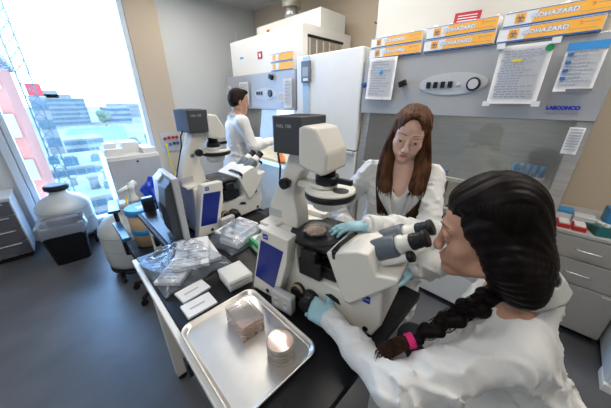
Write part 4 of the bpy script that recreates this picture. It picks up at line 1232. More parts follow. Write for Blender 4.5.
class SDF:
    def __init__(s):
        s.p = []
    def cap(s, a, b, ra, rb=None, k=.02, m=0, sub=False):
        s.p.append(('c', V3(a), V3(b), float(ra), float(ra if rb is None else rb), k, m, sub))
    def chain(s, pts, k=.02, m=0):
        for (a, ra), (b, rb) in zip(pts[:-1], pts[1:]):
            s.cap(a, b, ra, rb, k, m)
    def ell(s, c, r, rot=None, k=.02, m=0, sub=False):
        s.p.append(('e', V3(c), V3(r), np.eye(3) if rot is None else np.array(rot, dtype=np.float64), 0, k, m, sub))
    def bounds(s):
        lo = np.full(3, 1e9); hi = -lo
        for q in s.p:
            if q[7]: continue
            l, h = s.pb(q)
            lo = np.minimum(lo, l); hi = np.maximum(hi, h)
        return lo, hi
    def pb(s, q):
        if q[0] == 'c':
            r = max(q[3], q[4])
            return np.minimum(q[1], q[2]) - r, np.maximum(q[1], q[2]) + r
        r = max(q[2])
        return q[1] - r, q[1] + r
    def dist(s, q, X, Y, Z):
        if q[0] == 'c':
            a, b, ra, rb = q[1], q[2], q[3], q[4]
            d = b - a
            L = max(1e-9, float(d @ d))
            t = np.clip(((X - a[0]) * d[0] + (Y - a[1]) * d[1] + (Z - a[2]) * d[2]) / L, 0, 1)
            return np.sqrt((X - a[0] - d[0] * t) ** 2 + (Y - a[1] - d[1] * t) ** 2 + (Z - a[2] - d[2] * t) ** 2) - (ra + (rb - ra) * t)
        c, r, Rm = q[1], q[2], q[3]
        x, y, z = X - c[0], Y - c[1], Z - c[2]
        u = x * Rm[0, 0] + y * Rm[1, 0] + z * Rm[2, 0]
        v = x * Rm[0, 1] + y * Rm[1, 1] + z * Rm[2, 1]
        w = x * Rm[0, 2] + y * Rm[1, 2] + z * Rm[2, 2]
        k0 = np.sqrt((u / r[0]) ** 2 + (v / r[1]) ** 2 + (w / r[2]) ** 2)
        k1 = np.sqrt((u / r[0] ** 2) ** 2 + (v / r[1] ** 2) ** 2 + (w / r[2] ** 2) ** 2) + 1e-9
        return k0 * (k0 - 1) / k1
    def mesh(s, name, mats, h=.006, fine=None, disp=None, classify=None, parent=None, smooth=1):
        lo, hi = s.bounds()
        pad = .03
        axes = []
        for i in range(3):
            pts = []
            x = lo[i] - pad
            while x < hi[i] + pad:
                pts.append(x)
                st = h
                if fine is not None and fine[0][i] - 1e-6 <= x <= fine[1][i]:
                    st = fine[2]
                x += st
            axes.append(np.array(pts))
        ax, ay, az = axes
        D = np.full((len(ax), len(ay), len(az)), .2, dtype=np.float32)
        Mi = np.zeros(D.shape, dtype=np.int8)
        Md = np.full(D.shape, 9.0, dtype=np.float32)
        for q in s.p:
            l, u = s.pb(q)
            mg = q[5] * 1.2 + h * 3
            sl = []
            for i in range(3):
                a = max(0, int(np.searchsorted(axes[i], l[i] - mg)) - 1)
                b_ = min(len(axes[i]), int(np.searchsorted(axes[i], u[i] + mg)) + 1)
                sl.append(slice(a, max(a, b_)))
            sl = tuple(sl)
            X = ax[sl[0]][:, None, None]; Y = ay[sl[1]][None, :, None]; Z = az[sl[2]][None, None, :]
            if D[sl].size == 0: continue
            d = s.dist(q, X, Y, Z).astype(np.float32)
            cur = D[sl]
            k = max(q[5], 1e-5)
            if q[7]:
                d2 = -d
                hh = np.clip(.5 - .5 * (d2 - cur) / k * -1 * -1, 0, 1)
                hh = np.clip(.5 + .5 * (d2 - cur) / k, 0, 1)
                D[sl] = cur * (1 - hh) + d2 * hh + k * hh * (1 - hh)
            else:
                hh = np.clip(.5 + .5 * (cur - d) / k, 0, 1)
                D[sl] = cur * (1 - hh) + d * hh - k * hh * (1 - hh)
                w = d < Md[sl]
                Md[sl] = np.where(w, d, Md[sl])
                Mi[sl] = np.where(w, q[6], Mi[sl])
        if disp is not None:
            band = np.nonzero(np.abs(D) < .035)
            D[band] += disp(ax[band[0]], ay[band[1]], az[band[2]]).astype(np.float32)
        ins = D < 0
        # surface nets
        nx_, ny_, nz_ = [n - 1 for n in D.shape]
        cnt = np.zeros((nx_, ny_, nz_), dtype=np.int8)
        for dx in (0, 1):
            for dy in (0, 1):
                for dz in (0, 1):
                    cnt += ins[dx:dx + nx_, dy:dy + ny_, dz:dz + nz_]
        act = (cnt > 0) & (cnt < 8)
        ci = np.argwhere(act)
        idx = np.full(act.shape, -1, dtype=np.int64)
        idx[act] = np.arange(len(ci))
        P = np.zeros((len(ci), 3)); N = np.zeros(len(ci))
        I, J, K = ci[:, 0], ci[:, 1], ci[:, 2]
        for (o1, o2) in [((0, b_, c), (1, b_, c)) for b_ in (0, 1) for c in (0, 1)] + [((a, 0, c), (a, 1, c)) for a in (0, 1) for c in (0, 1)] + [((a, b_, 0), (a, b_, 1)) for a in (0, 1) for b_ in (0, 1)]:
            d1 = D[I + o1[0], J + o1[1], K + o1[2]]; d2 = D[I + o2[0], J + o2[1], K + o2[2]]
            cr = (d1 < 0) != (d2 < 0)
            t = np.where(cr, d1 / np.where(cr, d1 - d2, 1), 0)
            p1 = np.stack([ax[I + o1[0]], ay[J + o1[1]], az[K + o1[2]]], 1)
            p2 = np.stack([ax[I + o2[0]], ay[J + o2[1]], az[K + o2[2]]], 1)
            P += np.where(cr[:, None], p1 + (p2 - p1) * t[:, None], 0)
            N += cr
        P /= N[:, None]
        quads = []
        for axis in range(3):
            sh = [slice(None)] * 3
            a = [slice(0, None)] * 3; b_ = [slice(0, None)] * 3
            a[axis] = slice(0, -1); b_[axis] = slice(1, None)
            A = ins[tuple(a)]; B = ins[tuple(b_)]
            e = np.argwhere(A != B)
            o = [i for i in range(3) if i != axis]
            ok = (e[:, o[0]] > 0) & (e[:, o[1]] > 0) & (e[:, o[0]] < D.shape[o[0]] - 1) & (e[:, o[1]] < D.shape[o[1]] - 1)
            e = e[ok]
            def cell(da, db):
                c = e.copy(); c[:, o[0]] -= da; c[:, o[1]] -= db
                return idx[c[:, 0], c[:, 1], c[:, 2]]
            q4 = np.stack([cell(1, 1), cell(0, 1), cell(0, 0), cell(1, 0)], 1)
            fl = A[e[:, 0], e[:, 1], e[:, 2]]
            if axis == 1: fl = ~fl
            q4 = np.where(fl[:, None], q4, q4[:, ::-1])
            quads.append(q4)
        Qd = np.concatenate(quads)
        mid = Mi[I, J, K][Qd[:, 0]]
        for _ in range(smooth):
            S_ = np.zeros_like(P); C_ = np.zeros(len(P))
            for a, b_ in ((0, 1), (1, 2), (2, 3), (3, 0)):
                np.add.at(S_, Qd[:, a], P[Qd[:, b_]]); np.add.at(C_, Qd[:, a], 1)
                np.add.at(S_, Qd[:, b_], P[Qd[:, a]]); np.add.at(C_, Qd[:, b_], 1)
            P = P * .5 + .5 * S_ / np.maximum(C_, 1)[:, None]
        if classify is not None:
            fc = P[Qd].mean(1)
            mid = classify(fc, mid)
        me = bpy.data.meshes.new(name)
        me.vertices.add(len(P)); me.vertices.foreach_set('co', P.astype(np.float32).ravel())
        me.loops.add(Qd.size); me.loops.foreach_set('vertex_index', Qd.astype(np.int32).ravel())
        me.polygons.add(len(Qd)); me.polygons.foreach_set('loop_start', np.arange(0, Qd.size, 4, dtype=np.int32))
        me.polygons.foreach_set('loop_total', np.full(len(Qd), 4, dtype=np.int32))
        me.polygons.foreach_set('use_smooth', np.ones(len(Qd), dtype=bool))
        for mm in mats: me.materials.append(mm)
        me.polygons.foreach_set('material_index', mid.astype(np.int32))
        me.update(calc_edges=True)
        me.validate()
        o = bpy.data.objects.new(name, me)
        COL.objects.link(o)
        if parent is not None:
            o.parent = parent
            o.matrix_parent_inverse = parent_world(parent).inverted()
        return o

def parent_world(o):
    m = Matrix.LocRotScale(o.location, o.rotation_euler, o.scale)
    if o.parent is not None:
        return parent_world(o.parent) @ m
    return m

def wbuild(mb, name, root):
    """build a mesh given in world coordinates as a child of root"""
    o = mb.build(name)
    o.parent = root
    o.matrix_parent_inverse = parent_world(root).inverted()
    return o

def folds(seed, amp=.004, f=26):
    rs = np.random.RandomState(seed)
    ks = [rs.normal(size=3) for _ in range(5)]
    ks = [k / np.linalg.norm(k) * f * rs.uniform(.6, 1.7) for k in ks]
    ph = rs.uniform(0, 6, 5)
    def fn(x, y, z):
        o = 0
        for i, k in enumerate(ks[:4]):
            k2 = ks[(i + 1) % 5]
            wv = 1.5 * np.sin((k2[0] * x + k2[1] * y + k2[2] * z) * .45 + ph[i]) + .8 * np.sin((k2[1] * x + k2[2] * y + k2[0] * z) * .9 + ph[i - 1])
            env = .5 + .5 * np.sin((k2[2] * x + k2[0] * y - k2[1] * z) * .35 + 2 * ph[i])
            o = o - (1 - np.abs(np.sin((k[0] * x + k[1] * y + k[2] * z) * .5 + wv + ph[i]))) ** 2.5 * env
        return (o + .5) * amp
    return fn

class Frame:
    """local head frame: x right, y forward, z up"""
    def __init__(s, c, fwd, up=(0, 0, 1), sc=1.0):
        f = Vector(fwd).normalized()
        u = Vector(up)
        x = f.cross(u).normalized()
        u = x.cross(f)
        s.c = Vector(c); s.R = Matrix((x, f, u)).transposed(); s.sc = sc
    def __call__(s, x, y, z):
        return tuple(s.c + s.R @ (Vector((x, y, z)) * s.sc))
    def inv(s, P):
        Rn = np.array(s.R)
        return (P - np.array(s.c)) @ Rn / s.sc
    def rot(s, e=(0, 0, 0)):
        return s.R @ Euler(e).to_matrix()

def head_prims(S_, F, nose=1.0, m=0, cr=((0, -.018, .034), (.074, .092, .076))):
    k = F.sc
    E = lambda c, r, kk=.02, rot=(0, 0, 0), sub=False: S_.ell(F(*c), tuple(v * k for v in r), F.rot(rot), kk * k, m, sub)
    C = lambda a, b, ra, rb, kk=.01, sub=False: S_.cap(F(*a), F(*b), ra * k, rb * k, kk * k, m, sub)
    E(*cr)
    E((0, .030, -.015), (.058, .054, .078), .03)
    E((0, .046, .040), (.052, .035, .038), .03)
    for sx in (-1, 1):
        C((sx * .052, -.005, -.062), (sx * .016, .066, -.098), .020, .015, .025)
        E((sx * .040, .058, -.030), (.022, .020, .020), .02)
        E((sx * .030, .060, -.060), (.022, .018, .022), .02)
        C((sx * .014, .084, .020), (sx * .046, .072, .018), .0095, .0075, .012)
        E((sx * .031, .099, .000), (.018, .017, .0125), .012, sub=True)
        E((sx * .031, .078, .000), (.0145, .0125, .0125), .004)
        C((sx * .018, .0885, .0050), (sx * .044, .081, .0050), .0050, .0042, .005)
        C((sx * .019, .0875, -.0085), (sx * .043, .081, -.0075), .0030, .0028, .005)
        E((sx * .0115, .1005, -.043), (.0085, .010, .0070), .007)
        E((sx * .0775, -.010, -.012), (.007, .016, .029), .006, (0, 0, sx * -.3))
        E((sx * .084, -.004, -.008), (.005, .010, .018), .004, sub=True)
    C((0, .086, .010), (0, .108 * (.5 + .5 * nose), -.036), .0075, .0100, .012)
    E((0, .1085 * (.5 + .5 * nose), -.038), (.0105, .0105, .0095), .008)
    C((0, .078, -.098), (0, .074, -.102), .015, .014, .02)
    E((0, .082, -.070), (.026, .014, .016), .015)
    C((-.018, .0885, -.0670), (0, .0945, -.0660), .0028, .0040, .005)
    C((.018, .0885, -.0670), (0, .0945, -.0660), .0028, .0040, .005)
    C((-.015, .0880, -.0755), (.015, .0880, -.0755), .0040, .0040, .008)
    C((0, .0915, -.0755), (0, .092, -.0755), .0045, .0045, .006)
    C((-.019, .0965, -.0708), (.019, .0965, -.0708), .0012, .0012, .003, True)

def lips_class(F, mid_lips):
    def fn(P, mid):
        q = F.inv(P)
        m = (q[:, 1] > .080) & ((q[:, 0] / .0190) ** 2 + ((q[:, 2] + .0710) / .0078) ** 2 < 1)
        return np.where(m, mid_lips, mid)
    return fn

def face_parts(F, root, iris='iris', down=.4, browm='brow'):
    for sx in (-1, 1):
        e = MB()
        c = Vector(F(sx * .031, .0775, -.0010))
        e.ball(c, .0122 * F.sc, M['eyewhite'], 10)
        o = wbuild(e, 'eye', root)
        e = MB()
        d = (F.R @ Vector((0, math.cos(down), -math.sin(down)))).normalized()
        e.lathe_dir(c + d * .0105 * F.sc, d, [(.0072 * F.sc, 0), (.0060 * F.sc, .0022 * F.sc), (.002 * F.sc, .0030 * F.sc)], M[iris], 14)
        i_ = e.build('iris'); i_.parent = o
        e = MB()
        e.tube([F(sx * (.0165 + .029 * t), .0925 - .008 * t - .004 * (1 - math.sin(PI * t)), .0015 + .0040 * math.sin(PI * t)) for t in [q / 8 for q in range(9)]], .0017 * F.sc, M[browm], 5)
        wbuild(e, 'eyelash', root)
        e = MB()
        e.tube([F(sx * (.013 + .038 * t), .0955 - .017 * t * t, .0245 + .006 * math.sin(PI * (t * .8 + .1))) for t in [q / 8 for q in range(9)]],   .0019 * F.sc, M[browm], 6, r2=.0008 * F.sc)
        wbuild(e, 'eyebrow', root)

def hand_caps(wrist, d, back, side, curls, spread=.12, thumb=(.9, .35, .25), sc=1.0, shrink=0.0):
    """wrist -> fingers along d; back = normal of the back of the hand; side = +1 when thumb lies towards d x back ... returns capsules"""
    d = Vector(d).normalized(); n = Vector(back); n = (n - d * n.dot(d)).normalized()
    x = d.cross(n) * side
    W = Vector(wrist)
    out = []
    def add(a, b, ra, rb, k=.006): out.append((tuple(a), tuple(b), max(.002, ra * sc - shrink), max(.002, rb * sc - shrink), k * sc))
    offs = (.030, .010, -.011, -.030)       # index ... little, along x (thumb side)
    base = (.088, .092, .088, .080)
    lens = ((.042, .025, .020), (.046, .028, .021), (.042, .026, .020), (.033, .020, .018))
    rad = (.0100, .0102, .0097, .0087)
    for i in range(4):
        kb = W + (x * offs[i] + d * base[i]) * sc
        add(W + (x * offs[i] * .65 + d * .012) * sc, kb, .0155, .0135, .018)
        a = kb
        dirv = (d + x * spread * offs[i] / .03).normalized()
        axis = dirv.cross(n).normalized()
        ang = 0
        c = curls[i]
        for j, L in enumerate(lens[i]):
            ang += c * (1.0, 1.15, .7)[j]
            v = dirv * math.cos(ang) - n * math.sin(ang)
            b_ = a + v * L * sc
            add(a, b_, rad[i] * (1 - .10 * j), rad[i] * (1 - .10 * (j + 1)), .005)
            a = b_
    # thumb leaves the side of the palm near its base
    tb = W + (x * .030 + d * .028 - n * .006) * sc
    out_a, out_dn, bend = thumb
    v = (x * math.sin(out_a) + d * math.cos(out_a) - n * out_dn).normalized()
    add(W + (x * .012 + d * .015 - n * .004) * sc, tb, .017, .0165, .016)
    m1 = tb + v * .040 * sc
    v2 = (v + d * bend - n * bend * .6 - x * bend * .5).normalized()
    m2 = m1 + v2 * .031 * sc
    v3 = (v2 + d * bend - x * bend * .6).normalized()
    add(tb, m1, .0150, .0118, .012)
    add(m1, m2, .0115, .0105, .005)
    add(m2, m2 + v3 * .024 * sc, .0105, .0088, .005)
    return out

def add_caps(S_, caps, m=0):
    for a, b, ra, rb, k in caps: S_.cap(a, b, ra, rb, k, m)

def glove(root, wrist, elbow, caps, sc=1.0, h=.0028):
    g = SDF()
    add_caps(g, caps)
    w = Vector(wrist); e = (Vector(elbow) - w).normalized()
    g.cap(w + e * .0, w + e * .05, .029 * sc, .031 * sc, .02)
    return g.mesh('glove', [M['glove']], h, parent=root, disp=folds(7, .0012, 90), smooth=1)

def strands(bb, paths, r0, r1, m, n=4):
    for p in paths: bb.tube(p, r0, m, n, r2=r1)

def catmull(pts, n=14):
    pts = [Vector(p) for p in pts]
    pts = [pts[0] * 2 - pts[1]] + pts + [pts[-1] * 2 - pts[-2]]
    out = []
    segs = len(pts) - 3
    for i in range(segs):
        p0, p1, p2, p3 = pts[i:i + 4]
        m = max(2, n // segs)
        for k in range(m + (1 if i == segs - 1 else 0)):
            t = k / m
            out.append(.5 * ((2 * p1) + (p2 - p0) * t + (2 * p0 - 5 * p1 + 4 * p2 - p3) * t * t + (3 * p1 - p0 - 3 * p2 + p3) * t ** 3))
    return out

# ------------------------------------------------------------------ person at the eyepieces (seated, seen from her left)
hf = Vector((-.185, .983, 0)).normalized()
PS = thing('person', 'person with long black braid and white lab coat looking into the nearest microscope', 'person', (.90, -.22, 0))
tagp = None
F1 = Frame((.737, .060, 1.358), (hf.x * .96 - .06, hf.y * .96, -.16), sc=1.15)
neck = (.838, -.035, 1.205); chest = (.825, -.035, 1.02); belly = (.84, -.10, .84); pel = (.86, -.17, .73)
Ls = (.690, -.070, 1.075); Le = (.450, .130, .975); Lw = (.517, .385, .962)
Rs = (1.00, .03, 1.105); Re = (1.15, .20, 1.0); Rw = (1.005, .315, .955)
kn = sc1(.285, -.135, .058)
Ldir = (Vector((.512, .505, .945)) - Vector(Lw)).normalized()
Lcaps = hand_caps(Lw, (Ldir.x - .02, Ldir.y, .02), (-.62, -.12, .78), 1, (.42, .5, .55, .6), thumb=(.75, .30, .25), sc=1.0)
Rcaps = hand_caps(Rw, (-.75, .62, -.12), (.1, .1, .98), -1, (.25, .28, .32, .36), thumb=(.7, .2, .2), sc=.88)

B = SDF()
head_prims(B, F1, nose=.86, cr=((0, -.004, .034), (.068, .076, .074)))
B.chain([(F1(0, -.022, -.045), .050), (neck, .050), (chest, .09)], .03)
B.ell(chest, (.155, .10, .14), Matrix.Rotation(R(20), 3, 'Z'), .05)
B.ell(belly, (.135, .105, .15), Matrix.Rotation(R(20), 3, 'Z'), .06)
B.ell(pel, (.165, .13, .11), Matrix.Rotation(R(20), 3, 'Z'), .06)
for (s_, e_, w_) in ((Ls, Le, Lw), (Rs, Re, Rw)):
    B.cap(neck, s_, .045, .045, .05)
    B.chain([(s_, .038), (e_, .032), (w_, .024)], .03)
add_caps(B, hand_caps(Lw, (Ldir.x - .02, Ldir.y, .02), (-.62, -.12, .78), 1, (.42, .5, .55, .6), thumb=(.75, .30, .25), sc=1.0, shrink=.003))
add_caps(B, hand_caps(Rw, (-.75, .62, -.12), (.1, .1, .98), -1, (.25, .28, .32, .36), thumb=(.7, .2, .2), sc=.88, shrink=.003))
for sx in (-1, 1):
    hp = Vector(pel) + Vector((.09 * sx, .03 * sx, 0))
    kx = hp + Vector((-.10 + .04 * sx, .36, -.01)); kx.z = .70
    an = kx + Vector((.04, -.20, -.40)); an.z = .30
    B.chain([(hp, .085), (kx, .055)], .04, 2)
    B.chain([(kx, .055), (an, .038)], .03, 2)
    B.chain([(an, .036), (an + Vector((-.03, .12, -.03)), .028)], .02, 3)
o = B.mesh('body', [M['skin2'], M['lips'], M['jeans'], M['shoe']], .0085, fine=((.62, -.08, 1.17), (.88, .22, 1.52), .0036), classify=lips_class(F1, 1), parent=PS)
face_parts(F1, PS, down=.2)

# coat
K = SDF()
K.ell(Vector(chest) + Vector((-.01, -.005, .0)), (.175, .115, .15), Matrix.Rotation(R(22), 3, 'Z'), .05)
K.ell(belly, (.155, .125, .19), Matrix.Rotation(R(20), 3, 'Z'), .07)
K.ell(pel, (.185, .15, .16), Matrix.Rotation(R(20), 3, 'Z'), .07)
K.cap(Vector(neck) + Vector((.0, -.02, -.035)), Ls, .052, .058, .05)
K.cap(Vector(neck) + Vector((.0, -.02, -.035)), Rs, .058, .062, .05)
K.cap(Vector(neck) + Vector((.015, -.030, -.06)), chest, .065, .10, .05)
K.chain([(Ls, .060), (Vector(Ls).lerp(Vector(Le), .6), .058), (Le, .052), (Vector(Le).lerp(Vector(Lw), .5), .047), (Lw, .038)], .03)
K.chain([(Rs, .066), (Re, .060), (Vector(Re).lerp(Vector(Rw), .5), .055), (Rw, .041)], .04)
for sx in (-1, 1):
    hp = Vector(pel) + Vector((.08 * sx, .03 * sx, 0))
    K.cap(hp, hp + Vector((-.06 + .05 * sx, .24, -.02)), .12, .10, .06)
    K.cap(hp, hp + Vector((.02, -.02, -.06)), .12, .13, .06)
K.cap(F1(0, .02, -.12), Vector(neck) + Vector((0, .01, .035)), .048, .046, .015, sub=True)
K.cap(Vector(neck) + Vector((-.03, .05, .02)), Vector(neck) + Vector((-.06, .12, -.07)), .040, .018, .02, sub=True)
K.mesh('lab_coat', [M['coat']], .0075, disp=folds(3, .011, 62), parent=PS, smooth=1)
# collar: a turned down band round the neck
def collar(root, c, fwd, rx, ry, hgt, tilt=0.35, gap=.55, name='collar', flare=.022):
    f = Vector(fwd).normalized(); x = f.cross(Vector((0, 0, 1))).normalized()
    up = Vector((0, 0, 1))
    f2 = (f - up * tilt * .4).normalized()
    c = Vector(c)
    bb = MB()
    def fn(u, v):
        a = gap + (2 * PI - 2 * gap) * u
        s_ = 1 - abs(2 * u - 1)
        d = f2 * math.cos(a) * ry + x * math.sin(a) * rx
        back = .5 - .5 * math.cos(a)
        if v < .4:
            t = v / .4
            return c + d * (1 + .02 * t) + up * (hgt * t * (.35 + .65 * back))
        t = (v - .4) / .6
        return c + d * (1.03 + flare / ry * t * 1.7) + up * (hgt * (.35 + .65 * back) - hgt * .95 * t * (.8 + .5 * (1 - back)) + .004 * math.sin(9 * a))
    bb.sheet(fn, 48, 12, M['coat'], .0025)
    return wbuild(bb, name, root)
collar(PS, Vector(neck) + Vector((-.004, -.008, -.002)), (-.45, .88, 0), .066, .062, .042, flare=.016)
for w_, e_, r in ((Lw, Le, .0385), (Rw, Re, .0415)):
    d = (Vector(e_) - Vector(w_)).normalized()
    bb = MB(); bb.lathe_dir(Vector(w_) - d * .022, d, [(r * .93, 0), (r * 1.03, .002), (r * 1.05, .022), (r * 1.03, .042), (r * .9, .046)], M['coat'], 28); wbuild(bb, 'cuff', PS)
glove(PS, Lw, Le, Lcaps)
glove(PS, Rw, Re, Rcaps)

# hair: scalp volume, fall to the nape, braid over the left shoulder
hk = F1.sc
HS = SDF()
HS.ell(F1(0, -.010, .046), (.080 * hk, .090 * hk, .099 * hk), F1.rot(), .02)
HS.ell(F1(0, .0, .078), (.066 * hk, .082 * hk, .050 * hk), F1.rot(), .02)
HS.ell(F1(0, -.042, -.02), (.074 * hk, .064 * hk, .085 * hk), F1.rot(), .03)
for sx in (-1, 1):
    HS.cap(F1(sx * .070, .020, .035), F1(sx * .074, -.025, -.030), .024 * hk, .034 * hk, .03)
    HS.cap(F1(sx * .074, -.025, -.030), F1(sx * .050, -.06, -.10), .034 * hk, .04 * hk, .03)
# twisted fringe braid above the brow
for q in range(7):
    t = q / 6
    HS.ell(F1(.048 - .10 * t + 0, .050 + .012 * math.sin(PI * t), .074 + .014 * math.sin(PI * t)), (.017, .013, .012), F1.rot((0, 0, .5)), .006)
HS.cap(F1(0, -.052, -.06), (.850, -.040, 1.225), .062 * hk, .052, .03)
HS.cap(F1(0, -.062, -.03), (.865, -.055, 1.205), .042, .036, .03)
HS.cap((.850, -.045, 1.225), (.848, -.050, 1.175), .054, .044, .03)
HS.cap(F1(-.03, -.05, -.06), (.800, -.022, 1.185), .060, .050, .04)
bp = [Vector(p) for p in ((.825, -.030, 1.225), (.795, -.010, 1.175), (.750, .025, 1.140), (.685, .065, 1.110), (.615, .10, 1.085), (.560, .135, 1.060))]
cp = catmull(bp, 30)
for i in range(13):
    t = i / 12
    p = cp[int(t * (len(cp) - 1))]
    nx_t = cp[min(len(cp) - 1, int(t * (len(cp) - 1)) + 2)] - cp[max(0, int(t * (len(cp) - 1)) - 2)]
    d = nx_t.normalized()
    sd = d.cross(Vector((0, 0, 1))).normalized() * (1 if i % 2 else -1)
    rr_ = .040 - .021 * t
    a = p - d * rr_ * .7 + sd * rr_ * .55
    b_ = p + d * rr_ * .8 - sd * rr_ * .25
    HS.cap(a, b_, rr_ * .80, rr_ * .62, .007)
HS.ell(F1(0, .090, -.035), (.062 * hk, .075 * hk, .085 * hk), F1.rot(), .01, sub=True)
def groove1(x, y, z):
    q = F1.inv(np.stack([x, y, z], 1))
    a = np.arctan2(q[:, 0], q[:, 2] + .06) * 34 + 3 * np.sin(q[:, 1] * 30)
    return .0014 * np.sin(a) + .001 * np.sin(a * 2.7 + 1)
hair = HS.mesh('hair', [M['hair_black']], .0045, disp=groove1, parent=PS, smooth=1)
rs = random.Random(11)
def on_head(F, x, y, z, cx=(0, -.010, .046), r=(.080, .090, .099), o=.002):
    v = Vector((x - cx[0], y - cx[1], z - cx[2]))
    k = math.sqrt((v.x / r[0]) ** 2 + (v.y / r[1]) ** 2 + (v.z / r[2]) ** 2)
    v = v / k * (1 + o / .09)
    return F(v.x + cx[0], v.y + cx[1], v.z + cx[2])
bb = MB()
for i in range(620):
    t = rs.random()
    sx = -1 if rs.random() < .72 else 1
    y0 = .078 - .165 * t
    o = rs.uniform(.000, .004)
    p0 = on_head(F1, .012 + sx * .002, y0, .12, o=-.004)
    p1 = on_head(F1, sx * .06, y0 * .72 + .004 + rs.uniform(-.006, .006), .085, o=o)
    p2 = on_head(F1, sx * .085, y0 * .45 - .012 + rs.uniform(-.008, .008), .02, o=o)
    ang = rs.uniform(-1, 1)
    p3 = F1(sx * (.086 - .02 * t), -.028 - .058 * t + rs.uniform(-.006, .006), -.045 + rs.uniform(-.005, .005))
    p4 = F1(sx * .045, -.058 - .028 * t + rs.uniform(-.008, .008), -.10)
    p5 = (.825 + rs.uniform(-.025, .025), -.045 + rs.uniform(-.025, .025), 1.215 + rs.uniform(-.02, .02))
    bb.tube(catmull([p0, p1, p2, p3, p4, p5], 15), rs.uniform(.0010, .0020), M['hair_black'], 4, r2=.0012)
s_ = wbuild(bb, 'hair_strands', PS)
# braid strands
bb = MB()
for i in range(90):
    ph = rs.uniform(0, 2 * PI); tw = 11
    rr0 = rs.uniform(.7, 1.0)
    pts = []
    t0 = rs.uniform(0, .75); t1 = min(1, t0 + rs.uniform(.10, .25))
    for q in range(9):
        t = t0 + (t1 - t0) * q / 8
        p = cp[int(t * (len(cp) - 1))]
        d = (cp[min(len(cp) - 1, int(t * (len(cp) - 1)) + 1)] - cp[max(0, int(t * (len(cp) - 1)) - 1)]).normalized()
        u = d.orthogonal().normalized(); w_ = d.cross(u)
        rad = (.042 - .022 * t) * rr0
        a = ph + tw * t
        pts.append(p + (u * math.cos(a) + w_ * math.sin(a)) * rad)
    bb.tube(pts, .0013, M['hair_black'], 4)
wbuild(bb, 'braid_strands', PS)
tie = Vector((.553, .139, 1.057))
td = Vector((-.75, .55, -.25)).normalized()
bb = MB()
u = td.orthogonal().normalized(); w_ = td.cross(u)
for q in range(3):
    bb.tube([tie + td * (q * .006 - .006) + (u * math.cos(a) + w_ * math.sin(a)) * (.0165 + .0015 * math.sin(5 * a + q)) for a in [2 * PI * k / 24 for k in range(25)]], .0042, M['pink'], 7)
wbuild(bb, 'hair_tie', PS)
bb = MB()
for i in range(170):
    a = rs.uniform(0, 2 * PI); r_ = rs.random() ** .5
    o1 = (u * math.cos(a) + w_ * math.sin(a))
    L_ = rs.uniform(.6, 1.0)
    curl = rs.uniform(-1, 1)
    pts = [tie + o1 * .010 * r_, tie + td * .030 * L_ + o1 * .018 * r_, tie + td * .065 * L_ + o1 * .022 * r_ + Vector((0, 0, -.006)),
           tie + td * .095 * L_ + o1 * .020 * r_ + Vector((0, 0, -.022 - .008 * curl)), tie + td * .110 * L_ + o1 * .026 * r_ + Vector((.012 * curl, -.012, -.03))]
    bb.tube(catmull(pts, 12), .0013, M['hair_tip'], 4, r2=.0005)
wbuild(bb, 'hair_tuft', PS)
bb = MB(); bb.ball(F1(-.086, -.004, -.048), .0035, M['aluminium'], 8); wbuild(bb, 'earring', PS)

t = thing('lab_stool', 'round black lab stool carrying the person at the nearest microscope', 'stool', (.865, -.185, 0))
bb = MB(); bb.tube([(.22 * math.cos(2 * PI * i / 28), .22 * math.sin(2 * PI * i / 28), .225) for i in range(29)], .011, M['aluminium'], 8); bb.build('foot_ring', t)
bb = MB(); bb.lathe((0, 0, .53), [(.16, 0), (.18, .02), (.18, .045), (.15, .06)], M['blackmatte'], 36); bb.build('seat', t)
bb = MB(); bb.cyl((0, 0, .1), (0, 0, .53), .028, M['black'], n=18); bb.build('column', t)
for k in range(5):
    a = 2 * PI * k / 5
    bb = MB(); bb.tube([(0, 0, .12), (.26 * math.cos(a), .26 * math.sin(a), .07)], .02, M['black'], 8); bb.cyl((.26 * math.cos(a), .26 * math.sin(a) - .012, .03), (.26 * math.cos(a), .26 * math.sin(a) + .012, .03), .03, M['black'], n=14); bb.build('leg', t)

# ------------------------------------------------------------------ standing person with loose brown hair
PW = thing('person', 'person with long loose brown hair and lab coat, gloved hand on the dish', 'person', (1.20, .50, 0))
F2 = Frame((1.112, .468, 1.548), (-.88, -.34, -.30), up=(.11, -.11, 1), sc=.95)
fw = Vector((-.90, -.42, 0)).normalized(); rt = fw.cross(Vector((0, 0, 1))).normalized()
nk = Vector((1.140, .490, 1.425)); ch = Vector((1.155, .495, 1.25)); bl_ = Vector((1.175, .50, 1.07)); pv = Vector((1.185, .505, .93))
sR = nk + rt * .150 + Vector((.02, 0, -.075)); sL = nk - rt * .128 + Vector((.02, 0, -.080))
eR = Vector((1.00, .745, 1.150)); wR = Vector((.885, .575, 1.03))
eL = Vector((1.045, .285, 1.150)); wL = Vector((.745, .405, 1.248))
dish = sc1(.246, 0, .32)
LcapsW = hand_caps(wL, (dish + Vector((.02, .0, 0)) - wL + Vector((0, 0, .0))), (.10, .15, .98), 1, (.16, .20, .24, .30), spread=.16, thumb=(.55, .30, .15), sc=.88)
RcapsW = hand_caps(wR, (-.75, -.62, -.25), (.1, .1, .98), -1, (.22, .26, .3, .34), thumb=(.6, .25, .2), sc=.86)
B = SDF()
head_prims(B, F2)
B.chain([(F2(0, -.020, -.045), .048), (nk, .046), (ch, .09)], .03)
Rb = Matrix((rt, fw, Vector((0, 0, 1)))).transposed()
B.ell(ch, (.145, .095, .15), Rb, .05); B.ell(bl_, (.125, .095, .15), Rb, .06); B.ell(pv, (.155, .11, .12), Rb, .06, 2)
